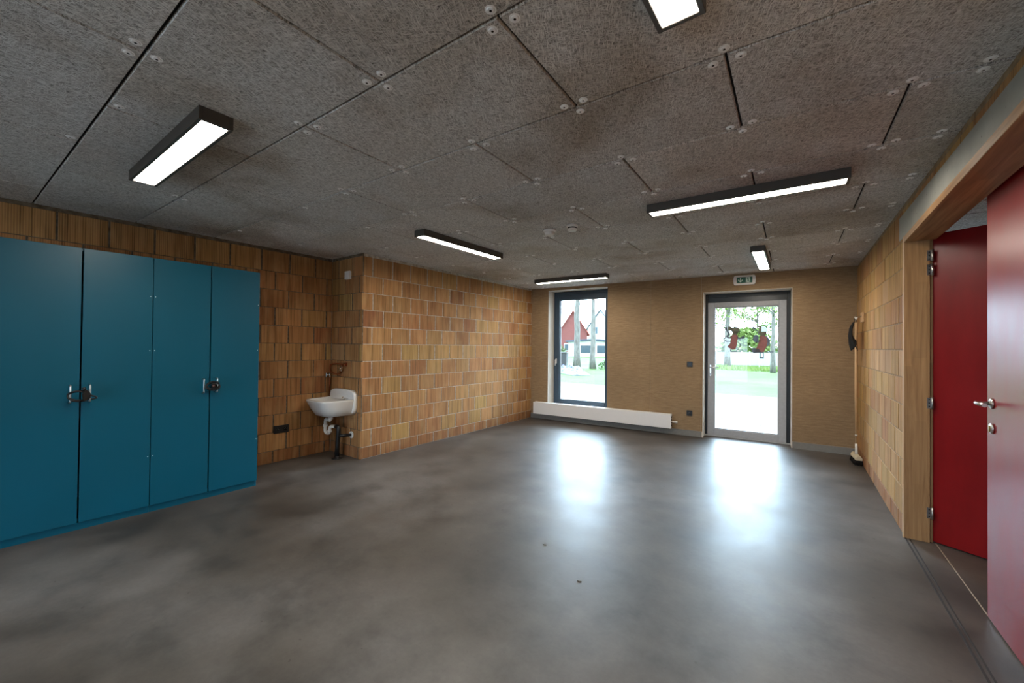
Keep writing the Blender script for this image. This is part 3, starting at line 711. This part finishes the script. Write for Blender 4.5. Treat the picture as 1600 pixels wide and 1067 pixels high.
# ------------------------------------------------------------------ washbasin
sk = thing('washbasin', 'small white ceramic washbasin with raised back on the block return wall', 'basin', (-4.560, YP, 0))
def outline(w0, w1, y0, y1, r, n=7):
    """plan outline: back width w0 at y0 (wall), front width w1 at y1 (negative)"""
    pts = [(w0 / 2, y0), (w1 / 2, y1), (-w1 / 2, y1), (-w0 / 2, y0)]
    o = [Vector((w0 / 2, y0, 0))]
    for i in (1, 2):
        p, q, s = Vector((*pts[i - 1], 0)), Vector((*pts[i], 0)), Vector((*pts[i + 1], 0)); a = (p - q).normalized() * r; b = (s - q).normalized() * r
        for k in range(n + 1): u = k / n; o.append((q + a) * (1 - u) ** 2 + q * 2 * u * (1 - u) + (q + b) * u * u)
    o.append(Vector((-w0 / 2, y0, 0))); return o
bm = nb(); rings = []
for (w0, w1, y1, z, r, y0) in [(.34, .20, -.24, .505, .08, 0), (.44, .30, -.315, .520, .09, 0), (.49, .38, -.36, .60, .10, 0), (.53, .42, -.395, .680, .10, 0), (.535, .425, -.40, .695, .10, 0), (.53, .42, -.396, .703, .10, 0), (.50, .385, -.378, .704, .085, -.02), (.475, .355, -.36, .690, .08, -.045), (.45, .33, -.34, .64, .075, -.07), (.40, .27, -.30, .575, .07, -.10), (.26, .15, -.24, .548, .05, -.13), (.10, .06, -.20, .543, .02, -.16)]:
    rings.append([bm.verts.new((p.x, p.y, z)) for p in outline(w0, w1, y0, y1, r)])
for A, B in zip(rings, rings[1:]):
    n = len(A)
    for i in range(n):
        f = bm.faces.new([A[i], A[(i + 1) % n], B[(i + 1) % n], B[i]]); f.smooth = True
bm.faces.new(rings[0][::-1]); bm.faces.new(rings[-1])
bowl = obj('bowl', bm, 'ceramic', sk)
bm = nb()
def sgnp(v, p): return math.copysign(abs(v) ** p, v)
arc = [(.268 * sgnp(math.cos(PI * i / 40), .45), .70 + .112 * abs(math.sin(PI * i / 40)) ** .6) for i in range(41)]
arc += [(-.268, .63), (-.262, .58), (-.245, .54), (-.22, .53), (.22, .53), (.245, .54), (.262, .58), (.268, .63)]
rings = []
for y, sc in ((-.046, .90), (-.046, .955), (-.043, .98), (-.036, .995), (-.028, 1.0), (0, 1.0)):
    rings.append([bm.verts.new((x * sc, y, .66 + (z - .66) * (sc if z > .66 else 1))) for x, z in arc])
for A, B in zip(rings, rings[1:]):
    for i in range(len(A)): bm.faces.new([A[i], A[(i + 1) % len(A)], B[(i + 1) % len(A)], B[i]]).smooth = True
bm.faces.new(rings[0]); bm.faces.new(rings[-1][::-1]); obj('splashback', bm, 'ceramic', sk)
bm = nb()
Rr = random.Random(5)
pts = [(-.13 + .024 * i, -.391) for i in range(12)]
pts += [(.134 - .024 * i, -.381 + Rr.uniform(-.004, .004)) for i in range(12)]
add_prism(bm, pts, .7025, .7052, 0, 'xy')
obj('limescale', bm, 'lime', sk, label='brownish limescale on the front rim')
bm = nb(); add_lathe(bm, [(0, .545), (.030, .545), (.032, .549), (.022, .551), (0, .549)], 24, 0, Matrix.Translation((0, -.19, 0))); obj('drain', bm, 'chrome', sk)
bm = nb(); add_box(bm, .08, .15, -.075, -.045, .700, .712, 0, .003); add_cyl(bm, (.115, -.06, .706), (.115, -.10, .725), .009); obj('tap_outlet', bm, 'chrome', sk)
for dx, dz in ((0, 0), (.020, -.006), (.012, -.040)):
    yy = -.3865 - (.655 - (.655 + dz)) * -.45; bm = nb(); add_cyl(bm, (-.10 + dx, yy, .655 + dz), (-.10 + dx, yy + .02, .655 + dz), .006, n=10); obj('rivet', bm, 'steel', sk)
# drain trap and waste pipe
tr = thing('siphon_trap', 'white plastic U-shaped siphon hanging under the washbasin', 'drain trap', (-4.565, YP, 0))
bm = nb(); add_tube(bm, bend([(.02, -.19, .504), (.02, -.19, .455), (-.125, -.17, .450), (-.125, -.17, .285), (-.045, -.16, .285), (-.045, -.16, .372), (.033, -.128, .372)], .045, 8), .020, 16); obj('trap_pipe', bm, 'white', tr)
bm = nb(); add_cyl(bm, (-.125, -.17, .36), (-.125, -.17, .385), .027, n=18); obj('union_nut', bm, 'white', tr); bm = nb(); add_cyl(bm, (-.045, -.16, .30), (-.045, -.16, .325), .026, n=18); obj('union_nut', bm, 'white', tr)
bm = nb(); add_cyl(bm, (.02, -.19, .462), (.02, -.19, .49), .028, n=18); obj('union_nut', bm, 'white', tr)
wp = thing('waste_pipe', 'black waste pipe running from the siphon down to the floor', 'pipe', (-4.485, 2.645, 0))
bm = nb(); add_tube(bm, bend([(-.045, 0, .372), (.01, 0, .372), (.012, 0, .3), (-.005, 0, .2), (-.012, 0, .0)], .03, 6), .026, 16); obj('main_pipe', bm, 'blackp', wp)
bm = nb(); add_tube(bm, [(.01, 0, .275), (.05, .03, .272), (.085, YP - 2.645, .272)], .019, 14); obj('branch_pipe', bm, 'blackp', wp)
bm = nb(); add_cyl(bm, (.085, YP - 2.645 - .012, .272), (.085, YP - 2.645, .272), .040, n=24); obj('wall_rosette', bm, 'white', wp, label='white wall rosette')
bm = nb(); add_lathe(bm, [(.026, .03), (.032, .03), (.034, .010), (.062, .008), (.062, 0), (.0, 0)], 24, 0, Matrix.Translation((-.012, 0, 0))); obj('floor_collar', bm, 'blackp', wp)
bm = nb(); add_tube(bm, [(-.055, .02, .30), (-.05, .015, .2), (-.062, 0, .06), (-.055, .0, .02)], .006, 8); obj('spare_hose', bm, 'blackp', wp)
# copper supply
cp = thing('copper_water_pipe', 'copper water pipe with chrome valves rising behind the washbasin', 'pipe', (-4.80, YP, 0))
bm = nb(); add_tube(bm, bend([(-.055, -.03, .64), (-.055, -.03, 1.10), (.12, -.03, 1.115), (.262, -.03, 1.108), (.262, 0, 1.108)], .05, 8), .009, 12)
add_tube(bm, bend([(-.05, -.03, 1.02), (.04, -.034, .99), (.15, -.036, .985), (.205, -.034, 1.02), (.215, -.03, 1.112)], .04, 6), .007, 10); obj('pipe', bm, 'copper', cp)
bm = nb(); add_cyl(bm, (-.055, -.03, .935), (-.055, -.03, 1.0), .016, n=14); add_cyl(bm, (-.055, -.03, .97), (-.055, -.072, .97), .011, n=12); add_box(bm, -.067, -.043, -.085, -.070, .94, 1.0, 0, .004); obj('shutoff_valve', bm, 'chrome', cp)
bm = nb(); add_cyl(bm, (.208, -.032, 1.025), (.214, -.030, 1.085), .015, n=14); add_cyl(bm, (.211, -.03, 1.055), (.211, -.068, 1.055), .018, n=14); obj('mixing_valve', bm, 'chrome', cp)
bm = nb(); add_cyl(bm, (.262, -.006, 1.108), (.262, 0, 1.108), .028, n=20); add_cyl(bm, (.262, -.04, 1.108), (.262, -.006, 1.108), .014, n=14); obj('wall_flange', bm, 'copper', cp)

# ------------------------------------------------------------------ radiator
rd = thing('radiator', 'long low white panel radiator under the tall window', 'radiator', FW(.12, .105, 0), FA)
RL = 2.42; RH = .215
bm = nb(); add_box(bm, 0, RL, -.135, -.120, 0, RH, 0, .004, None, 2); obj('front_panel', bm, 'enamel', rd)
bm = nb(); add_box(bm, 0, RL, -.045, -.032, 0, RH, 0, .003); obj('rear_panel', bm, 'enamel', rd)
bm = nb(); add_box(bm, .003, RL - .003, -.121, -.044, RH - .010, RH - .002)
for i in range(60): add_box(bm, .03 + i * (RL - .06) / 60, .03 + i * (RL - .06) / 60 + .022, -.112, -.054, RH - .003, RH + .001)
obj('top_grille', bm, 'enamel', rd)
bm = nb(); add_box(bm, RL - .004, RL, -.121, -.044, .0, RH - .01, 0, .001); obj('side_panel', bm, 'enamel', rd); bm = nb(); add_box(bm, 0, .004, -.121, -.044, 0, RH - .01, 0, .001)
obj('side_panel', bm, 'enamel', rd)
for i in range(4):
    bm = nb(); add_box(bm, RL - .0005, RL + .0012, -.115, -.05, .03 + .042 * i, .055 + .042 * i); obj('side_slot', bm, 'darkgrey', rd)
bm = nb(); add_cyl(bm, (RL - .01, -.08, .10), (RL + .045, -.08, .10), .013, n=14); add_cyl(bm, (RL + .03, -.08, .10), (RL + .03, -.03, .10), .010, n=12); obj('valve', bm, 'white', rd)
bm = nb(); add_lathe(bm, [(0, 0), (.017, 0), (.020, .006), (.020, .034), (.014, .040), (0, .040)], 18, 0, Matrix.Translation((RL + .045, -.08, .10)) @ Matrix.Rotation(PI / 2, 4, 'Y')); obj('thermostat_knob', bm, 'white', rd)
for bx in (.3, RL - .3):
    bm = nb(); add_box(bm, bx - .02, bx + .02, -.034, 0, .02, .19, 0, .002); obj('bracket', bm, 'darkgrey', rd)

# ------------------------------------------------------------------ broom, hook board and cloth on the right wall
hb = thing('hook_board', 'small pale wooden hook board high on the right block wall', 'hook board', (xr(6.22), 6.22, 1.735), -PI / 2 + RA)
bm = nb(); add_box(bm, -.075, .075, -.020, 0, -.06, .055, 0, .003); obj('board', bm, 'beech', hb)
for dx in (-.04, .045):
    bm = nb(); add_tube(bm, bend([(dx, -.018, .01), (dx, -.06, .0), (dx, -.065, -.03), (dx, -.075, -.028), (dx, -.078, .01)], .012), .004, 8); obj('hook', bm, 'steel', hb)
br = thing('broom', 'wooden broom hanging from the hook board, dark bristles near the floor', 'broom', (.478, 6.36, 0), .1)
bm = nb(); add_tube(bm, [(0, -.02, .22), (-.002, -.01, .8), (0, .0, 1.69)], [.009, .012, .0125], 14); obj('handle', bm, 'beech', br)
bm = nb(); add_cyl(bm, (0, -.02, .32), (0, -.018, .338), .0125, n=14); obj('ferrule', bm, 'white', br); bm = nb(); add_tube(bm, [(0, -.035, .10), (0, -.02, .23)], [.015, .012], 12); obj('socket', bm, 'white', br)
bm = nb(); add_prism(bm, [(-.032, .06), (-.030, .09), (-.015, .108), (.015, .108), (.030, .09), (.032, .06)], -.17, .11, 0, 'xz', None, .004); obj('brush_block', bm, 'brushw', br)
bm = nb(); Rb = random.Random(2)
for i in range(9):
    for j in range(26):
        x = -.026 + .0065 * i; y = -.163 + .0105 * j; sx_ = x * 1.5 + Rb.uniform(-.004, .004); sy_ = y * 1.05 + Rb.uniform(-.005, .005)
        add_cyl(bm, (x, y, .062), (sx_, sy_, .002 + Rb.random() * .006), .0035, .0045, 5)
obj('bristles', bm, 'bristle', br)
# a dustpan brush and dark cloth on the same board
ct = thing('black_cloth', 'black cloth draped over the hook next to the broom handle', 'cloth', (.455, 6.20, 1.70), 0)
bm = nb(); nu, nv = 14, 16; gr = []
for sgn in (0,):
    for j in range(nv + 1):
        row = []
        for i in range(nu + 1):
            u = i / nu - .5; v = j / nv
            wdt = .05 + .20 * v ** .8
            row.append(bm.verts.new((-.012 + .020 * math.sin(u * 14 + v * 2) * (.3 + v) - .03 * math.sin(PI * v), u * wdt + .02 * math.sin(v * 4), -.02 - (.27 + .07 * math.sin(u * 9)) * v)))
        gr.append(row)
for j in range(nv):
    for i in range(nu): bm.faces.new([gr[j][i], gr[j][i + 1], gr[j + 1][i + 1], gr[j + 1][i]]).smooth = True
o = obj('fabric', bm, 'cloth', ct); md = o.modifiers.new('thick', 'SOLIDIFY'); md.thickness = .005
bm = nb(); add_tube(bm, [(.0, .005, .03), (.012, .012, .02), (.010, .0, -.025), (-.006, -.008, -.025), (-.004, -.002, .02)], .004, 8, 0, True); obj('hanging_loop', bm, 'cloth', ct)

# ------------------------------------------------------------------ double doorway in the right wall
JX0, JX1 = .562, .716
def wl_(name, bm, mat, lab=None):
    o = struct(name, bm, mat, None, lab, 'door frame' if lab else None); return o
bm = nb(); add_box(bm, JX0 + .006, JX1 - .012, DO1 - .032, DO1 + .004, 0, 2.187, 0, .002); add_box(bm, JX1 - .012, JX1 + .006, DO1 - .010, DO1 + .02, 0, 2.20, 0, .001)
wl_('trim_7', bm, 'jamb', 'pale wooden jamb of the double doorway')
bm = nb(); add_box(bm, JX0 + .0045, JX0 + .0105, DO1 - .034, DO1 - .001, 0, 2.187, 0, .001); wl_('trim_8', bm, 'beech')
bm = nb(); add_box(bm, JX0 + .006, JX1 + .02, DO0 - .004, DO1 - .032, 2.143, 2.187, 0, .002)
o = wl_('trim_9', bm, 'head', 'pale wooden head lining of the double doorway')
bm = nb(); add_box(bm, JX0 + .03, JX1 + .03, DO0 - .006, DO0 + .03, 0, 2.187, 0, .002); wl_('trim_10', bm, 'jamb')

def rleaf(name, label, hinge, ang, side):
    """leaf along local +x from hinge; local -y is the room-side face when closed"""
    d = bpy.data.objects.new(name, None); C.objects.link(d); d.location = hinge; d.rotation_euler = (0, 0, ang); d['kind'] = 'structure'; d['label'] = label; d['category'] = 'door'
    return d
LW = .955
# far leaf: hinged at the far jamb, standing open into the corridor
vx, vy = .946 - .72, 3.961 - 4.089
ang = math.atan2(vy, vx)
far = rleaf('door_2', 'open dark red door leaf beside the far jamb of the doorway', (.722, 4.075, 0), ang, 1)
bm = nb(); add_box(bm, .0, LW, .0, .040, .008, 2.185, 0, .0015); obj('door_leaf', bm, 'red', far)
bm = nb(); add_box(bm, LW - .085, LW - .035, -.004, 0, 1.02, 1.20, 0, .001); obj('lock_plate', bm, 'steel', far)
# near leaf: closed, hinged at the near jamb
LW = 1.105
near = rleaf('door_3', 'closed glossy red door leaf at the right edge of the photo', (.769, 2.005, 0), PI / 2 + RA, 1)
bm = nb(); add_box(bm, 0, LW, -.042, .0, .006, 2.186, 0, .0015); obj('door_leaf', bm, 'red', near)
lx = LW - .068
def rose(z, prof, mat='steel'):
    b = nb(); add_lathe(b, prof, 26, 0, Matrix.Translation((lx, 0, z)) @ Matrix.Rotation(-PI / 2, 4, 'X')); return b
near_face = .0   # room side is local +y (world -x)
bm = rose(1.096, [(0, 0), (.026, 0), (.026, .007), (.022, .010), (.010, .010), (.010, .012), (0, .012)]); rs = obj('rosette', bm, 'steel', near)
bm = nb(); add_tube(bm, bend([(lx, .008, 1.096), (lx, .058, 1.096), (lx - .12, .058, 1.096)], .014), .0095, 14); obj('door_handle', bm, 'steel', near)
bm = rose(.972, [(0, 0), (.026, 0), (.026, .007), (.022, .010), (0, .010)]); ky = obj('rosette', bm, 'steel', near)
bm = nb(); add_box(bm, lx - .006, lx + .006, .009, .014, .955, .985, 0, .002); obj('lock_cylinder', bm, 'brass', near)
# hinges on the far jamb
for i, z in enumerate((2.03, 1.93, .985, .21)):
    t = thing('hinge', ['uppermost pierced hinge plate on the pale wooden jamb', 'second pierced hinge plate from the top of the jamb', 'hinge plate on the jamb at handle height', 'hinge plate near the foot of the jamb'][i], 'hinge', (.705, DO1 - .030, z), 0, 'hinges of the open red door')
    bm = nb(); add_box(bm, -.018, .008, -.0035, 0, -.038, .038, 0, .001); obj('plate', bm, 'steel', t)
    bm = nb(); add_cyl(bm, (.011, -.004, -.042), (.011, -.004, .042), .0065, n=12); obj('knuckle', bm, 'steel', t)
    for k in range(3):
        bm = nb(); add_cyl(bm, (-.006, -.0045, -.024 + .024 * k), (-.006, -.003, -.024 + .024 * k), .0045, n=10); obj('screw', bm, 'blackp', t)

# ------------------------------------------------------------------ corridor beyond the double doorway
bm = nb(); add_box(bm, 3.2, 3.35, YB, 5.0, 0, H + .05); add_box(bm, 3.2, 3.35, 6.8, 7.2, 0, H + .05); add_box(bm, 3.2, 3.35, 5.0, 6.8, 0, 1.35); struct('wall_corridor_side', bm, 'plaster', None, 'corridor wall with a wide opening', 'wall')
bm = nb(); add_box(bm, .73, 3.3, 7.0, 7.2, 0, H + .05); struct('wall_corridor_end', bm, 'plaster', None, 'corridor end wall', 'wall')
bm = nb(); tl = bm.loops.layers.float_color.new('tone')
add_box(bm, .9, 3.4, YB, 7.2, H + .03, H + .1, 1)
for k in range(-7, 12):
    for i in range(4):
        x0 = (1.0 if k % 2 else .4) + 1.2 * (i - 1); x1 = x0 + 1.2; x0 = max(x0, .74); x1 = min(x1, 3.3)
        if x1 - x0 < .05: continue
        add_box(bm, x0 + .002, x1 - .002, .1 + .6 * k + .002, .7 + .6 * k - .002, H + .005, H + .032, 0, .005)
for f in bm.faces:
    for l in f.loops: l[tl] = (1, 1, 1, 1)
ceil2 = struct('ceiling_corridor', bm, ['ceil', 'dark'], None, 'wood-wool ceiling of the corridor beyond the red doors', 'ceiling')
bm = nb(); add_cyl(bm, (0, 0, H + .0035), (0, 0, H + .009), .0185, .0195, 16, 0); add_cyl(bm, (0, 0, H - .001), (0, 0, H + .006), .011, .0165, 16, 0); add_cyl(bm, (0, 0, H - .0015), (0, 0, H + .003), .0045, .0045, 10, 1)
wz = obj('washer', bm, ['lgrey', 'screw'], ceil2); wz.location = (.997, 4.262, 0)
for x, y in ((1.046, 4.345), (.955, 4.34), (1.0, 4.942), (1.046, 4.862), (.955, 4.86)):
    c = wz.copy(); C.objects.link(c); c.parent = ceil2; c.location = (x, y, 0)

# ------------------------------------------------------------------ debris on the floor
for (x, y, lab) in ((-1.06, 2.13, 'tiny dark twig on the floor in the middle of the lamp reflection'), (-1.444, 2.373, 'tiny brown leaf scrap on the floor left of the window reflection')):
    bm = nb(); add_prism(bm, [(-.014, -.004), (.0, -.007), (.016, 0), (.004, .006), (-.010, .005)], 0.0, .004, 0, 'xy', None, .001); o = obj('leaf_scrap', bm, 'bark'); o.location = (x, y, 0.0); tag(o, lab, 'debris')

# ------------------------------------------------------------------ outside
def gpoly(name, pts, z0, z1, mat, label, cat):
    b = nb(); add_prism(b, pts, z0, z1, 0, 'xy'); return struct(name, b, mat, None, label, cat)
a0 = FW(-14, 0, TH); a1 = FW(16, 0, TH)
gpoly('ground_lawn', [(-120, 6.2 + (-120 + 4.2) * .0 + 7.4), (120, 13.6), (120, 150), (-120, 150)], -.5, -.04, 'grass', 'pale green lawn beyond the paving', 'lawn')
gpoly('ground_paving', [(a0.x, a0.y), (a1.x, a1.y), (16, 13.6), (-22, 13.6)], -.4, -.035, 'paving', 'light concrete paving outside the window and door', 'paving')
gpoly('ground_bounce', [(-40, -60), (60, -60), (60, 6), (4.6, 6), (4.6, YB - .5), (-40, YB - .5)], -.4, -.06, 'lowwall', 'added pale ground behind the building that bounces daylight indoors', 'paving')  # unseen pale slab, added to reflect skylight up through the back opening
# low white wall seen through the door, and grass verge
def gnd(o, lab, cat, grp=None): return tag(o, lab, cat, grp)
bm = nb()
for i in range(24):
    x = -13 + i * .8
add_box(bm, -9.5, 14, 37.2, 37.4, -.05, 1.0, 0, .02); tag(obj('garden_wall', bm, 'lowwall'), 'long low pale wall behind the grass verge, seen through the glass door', 'wall')
bm = nb(); Rg = random.Random(8)
for i in range(2600):
    x = Rg.uniform(-7, 3.5); y = Rg.uniform(28.2, 33.4); h = Rg.uniform(.08, .28); a = Rg.uniform(0, PI); w = .035
    p = Vector((x, y, -.05)); d = Vector((math.cos(a), math.sin(a), 0)) * w
    bm.faces.new([bm.verts.new(p - d), bm.verts.new(p + d), bm.verts.new(p + Vector((Rg.uniform(-.06, .06), Rg.uniform(-.06, .06), h)))])
o = obj('tall_grass', bm, 'leaf', recalc=False); tag(o, 'bright green long grass verge seen through the glass door', 'grass', None, 'stuff')

def tree(label, x, y, r, h, seed, leaves=0, base=1.25, group='trees outside', spread=1.0, leafmat='leaf'):
    R = random.Random(seed); t = thing('tree', label, 'tree', (x, y, -.05), 0, group)
    bm = nb(); pts = []; rr = []
    for i in range(12):
        z = h * i / 11; pts.append((R.uniform(-.05, .05) * r * 3 * (i > 0), R.uniform(-.05, .05) * r * 3 * (i > 0), z)); rr.append(r * (base if i == 0 else 1) * (1 - .5 * i / 11))
    add_tube(bm, pts, rr, 14); obj('trunk', bm, 'bark', t)
    if spread:
        bm = nb(); tips = []
        for k in range(16):
            z = h * R.uniform(.3, 1); a = R.uniform(0, 2 * PI); ln = R.uniform(.8, 2.4) * spread; p = Vector((0, 0, z)); P = [p]
            for s in range(4): p = p + Vector((math.cos(a) * ln / 4, math.sin(a) * ln / 4, ln / 4 * R.uniform(.1, .7))); a += R.uniform(-.5, .5); P.append(p)
            add_tube(bm, P, [.05 * spread, .04, .03, .02, .01], 6); tips += P[1:]
            for s in range(2):
                q = P[R.randint(1, 3)]; add_tube(bm, [q, q + Vector((R.uniform(-.7, .7), R.uniform(-.7, .7), R.uniform(0, .8)))], [.02, .006], 5); tips.append(q)
        obj('branches', bm, 'bark', t)
        if leaves:
            bm = nb()
            for k in range(leaves):
                c = R.choice(tips) + Vector((R.gauss(0, .45), R.gauss(0, .45), R.gauss(0, .4))); s = R.uniform(.06, .17)
                u = Vector((R.uniform(-1, 1), R.uniform(-1, 1), R.uniform(-1, 1))).normalized() * s; v = u.orthogonal().normalized() * s * .7
                bm.faces.new([bm.verts.new(c - u), bm.verts.new(c + v), bm.verts.new(c + u), bm.verts.new(c - v)])
            o = obj('foliage', bm, leafmat, t, recalc=False)
    return t
tree('pale tall tree trunk outside, left of the two in the window', -11.75, 23.0, .205, 9, 1, 0, 1.35, 'trees outside', 0)
tree('pale tall tree trunk outside, right of the two in the window', -10.75, 23.2, .165, 9, 2, 0, 1.35, 'trees outside', 0)
tree('pale tree trunk centred behind the door glass stickers', -4.9, 34.6, .21, 9, 3, 900, 1.2)
tree('slim pale trunk outside near the right side of the door glass', -1.55, 27.2, .13, 8, 4, 260, 1.2)
tree('leafy young tree outside at the left of the door glass', -9.6, 38.5, .10, 8, 5, 3200, 1.2, spread=1.6)
tree('leafy young tree outside right of the central trunk', 1.2, 41.0, .10, 8, 6, 3600, 1.2, spread=1.6)
tree('bushy spring tree far behind the low wall, door middle', -4.4, 52.0, .12, 8, 7, 4400, 1.2, spread=1.8)
tree('bushy spring tree far behind the low wall at the door left', -12.5, 50.0, .12, 8, 9, 4400, 1.2, spread=1.9)
def bush(label, x, y, w, d, h, seed, n=900, mat='leaf2', cat='bush', z=-.05):
    R = random.Random(seed); t = thing('bush', label, cat, (x, y, z), 0, 'bushes outside'); bm = nb()
    for k in range(n):
        a = R.uniform(0, 2 * PI); e = R.uniform(-.1, PI / 2); q = R.uniform(.6, 1.05)
        c = Vector((math.cos(a) * math.cos(e) * w / 2 * q, math.sin(a) * math.cos(e) * d / 2 * q, max(.02, math.sin(e) * h * q))); s = R.uniform(.05, .13) * max(.5, h / 1.5)
        u = Vector((R.uniform(-1, 1), R.uniform(-1, 1), R.uniform(-1, 1))).normalized() * s; v = u.orthogonal().normalized() * s * .7
        bm.faces.new([bm.verts.new(c - u), bm.verts.new(c + v), bm.verts.new(c + u), bm.verts.new(c - v)])
    obj('foliage', bm, mat, t, recalc=False)
    bm = nb()
    for k in range(5): add_tube(bm, [(0, 0, 0), (R.uniform(-.3, .3) * w, R.uniform(-.3, .3) * d, h * .7)], [.03, .01], 6)
    obj('stem', bm, 'bark', t)
bush('low green bush at the foot of the right window tree', -9.9, 23.4, 1.1, .8, .6, 3, 500)
bush('round hedge bush behind the low wall, left in the door glass', -9.2, 41, 5, 2, 2.6, 4, 2200)
bush('round hedge bush behind the low wall, middle of the door glass', -4.6, 45, 6, 2, 3.2, 5, 2600, 'leaf')
bush('round hedge bush behind the low wall, right in the door glass', .2, 43, 5, 2, 2.8, 6, 2200)

# tarpaulin heap
tp = thing('tarpaulin', 'crumpled blue and pale tarpaulin lying on the grass', 'tarpaulin', (-10.0, 18.9, -.04), math.radians(-48))
bm = nb(); nu, nv = 34, 16; gr = []
for j in range(nv + 1):
    row = []
    for i in range(nu + 1):
        u, v = i / nu * 2 - 1, j / nv * 2 - 1; e = max(0, 1 - u * u) * max(0, 1 - v * v)
        n_ = noise.noise(Vector((u * 4, v * 3, 1.3))) ; z = .02 + .34 * e ** .6 * (.55 + .9 * abs(n_)) * (1.0 - .45 * u)
        row.append(bm.verts.new((u * 2.1 * (1 - .15 * abs(v)), v * .75 * (1 - .3 * u) + .1 * n_, z)))
    gr.append(row)
for j in range(nv):
    for i in range(nu):
        f = bm.faces.new([gr[j][i], gr[j][i + 1], gr[j + 1][i + 1], gr[j + 1][i]]); f.material_index = 0 if noise.noise(Vector((i * .33, j * .5, 4))) > -.05 - .0 else 1
add_prism(bm, [(-2.0, -.7), (2.0, -.4), (2.0, .4), (-2.0, .7)], 0, .01, 0, 'xy')
obj('sheet', bm, ['tarpb', 'tarpw'], tp)
# wheelie bin left in the window view
wb = thing('wheelie_bin', 'dark wheeled bin outside at the left edge of the window glass', 'bin', (-12.75, 23.0, -.05), .3)
bm = nb(); add_prism(bm, [(-.24, 0.05), (.24, .05), (.30, .95), (-.30, .95)], -.3, .3, 0, 'xz', None, .02); obj('body', bm, 'post', wb)
bm = nb(); add_box(bm, -.33, .33, -.35, .32, .95, 1.02, 0, .02); obj('lid', bm, 'post', wb)
for sx_ in (-.26, .26):
    bm = nb(); add_cyl(bm, (sx_ - .03, .28, .05), (sx_ + .03, .28, .05), .1, n=16); obj('wheel', bm, 'blackp', wb)
# sign posts at the verge
for i, (x, y, h, lab) in enumerate(((-3.35, 33.8, 1.15, 'slim pale post outside under the right sticker'), (-2.75, 33.8, 1.2, 'pale post outside with a small dark number plate'))):
    t = thing('garden_post', lab, 'post', (x, y, -.05), 0, 'posts outside')
    bm = nb(); add_box(bm, -.05, .05, -.05, .05, 0, h, 0, .01); obj('post', bm, 'lowwall', t)
    if i:
        bm = nb(); add_box(bm, .02, .28, -.08, -.05, h - .55, h - .05, 0, .005); obj('plate', bm, 'post', t)
        bm = nb(); add_box(bm, .10, .20, -.085, -.078, h - .42, h - .16, 0, .002); obj('plate_mark', bm, 'signw', t)

# houses
def house(name, label, x0, x1, y0, y1, eave, ridge, wallm, roofm, wins, rz=0, loc=(0, 0)):
    t = thing(name, label, 'house', (loc[0], loc[1], -.05), rz, 'houses outside'); xm = (x0 + x1) / 2
    bm = nb(); add_prism(bm, [(x0, 0), (x1, 0), (x1, eave), (xm, ridge), (x0, eave)], y0, y1); obj('walls', bm, wallm, t)
    bm = nb()
    for s, xa in ((-1, x0), (1, x1)):
        ov = .35; dx = xa - xm; sl = (eave - ridge) / dx; xe = xa + (ov if s > 0 else -ov); ze = ridge + sl * (xe - xm)
        add_prism(bm, [(xm, ridge + .03), (xe, ze + .03), (xe, ze + .24), (xm, ridge + .24)], y0 - .3, y1 + .3)
    obj('roof', bm, roofm, t)
    for (wx, wz, ww, wh_) in wins:
        bm = nb(); ring(bm, wx, wx + ww, wz, wz + wh_, .08, y0 - .06, y0 + .04, 0, .0); f = obj('window', bm, 'white', t)
        bm = nb(); add_box(bm, wx + .05, wx + ww - .05, y0 - .03, y0 + .02, wz + .05, wz + wh_ - .05); obj('pane', bm, 'pane', f)
    return t
house('house', 'red brick house with a steep gable, left in the window view', -2.3, 2.3, 0, 6, 3.6, 7.0, 'redbrick', 'tile', [(-1.4, .6, 1.0, 1.2), (.4, .6, 1.0, 1.2)], math.radians(30), (-30.6, 58.4))
house('house', 'white gabled house with dark slate roof, right in the window view', -2.9, 2.9, 0, 9, 5.0, 8.7, 'whitewall', 'slate', [(-1.3, 3.9, .8, 1.5), (.9, .5, 1.5, 2.0)], 0, (-33.6, 76.0))
house('garage', 'low white outbuilding with dark windows between the two houses', -3.2, 3.2, 0, 3, 1.95, 2.2, 'whitewall', 'slate', [(-1.6, .4, 1.5, 1.2), (.6, .4, 1.9, 1.2)], math.radians(24), (-23.6, 50.6))
bush('clipped hedge in front of the red brick house', -23.6, 41.6, 2.2, 1.2, 1.5, 12, 900)
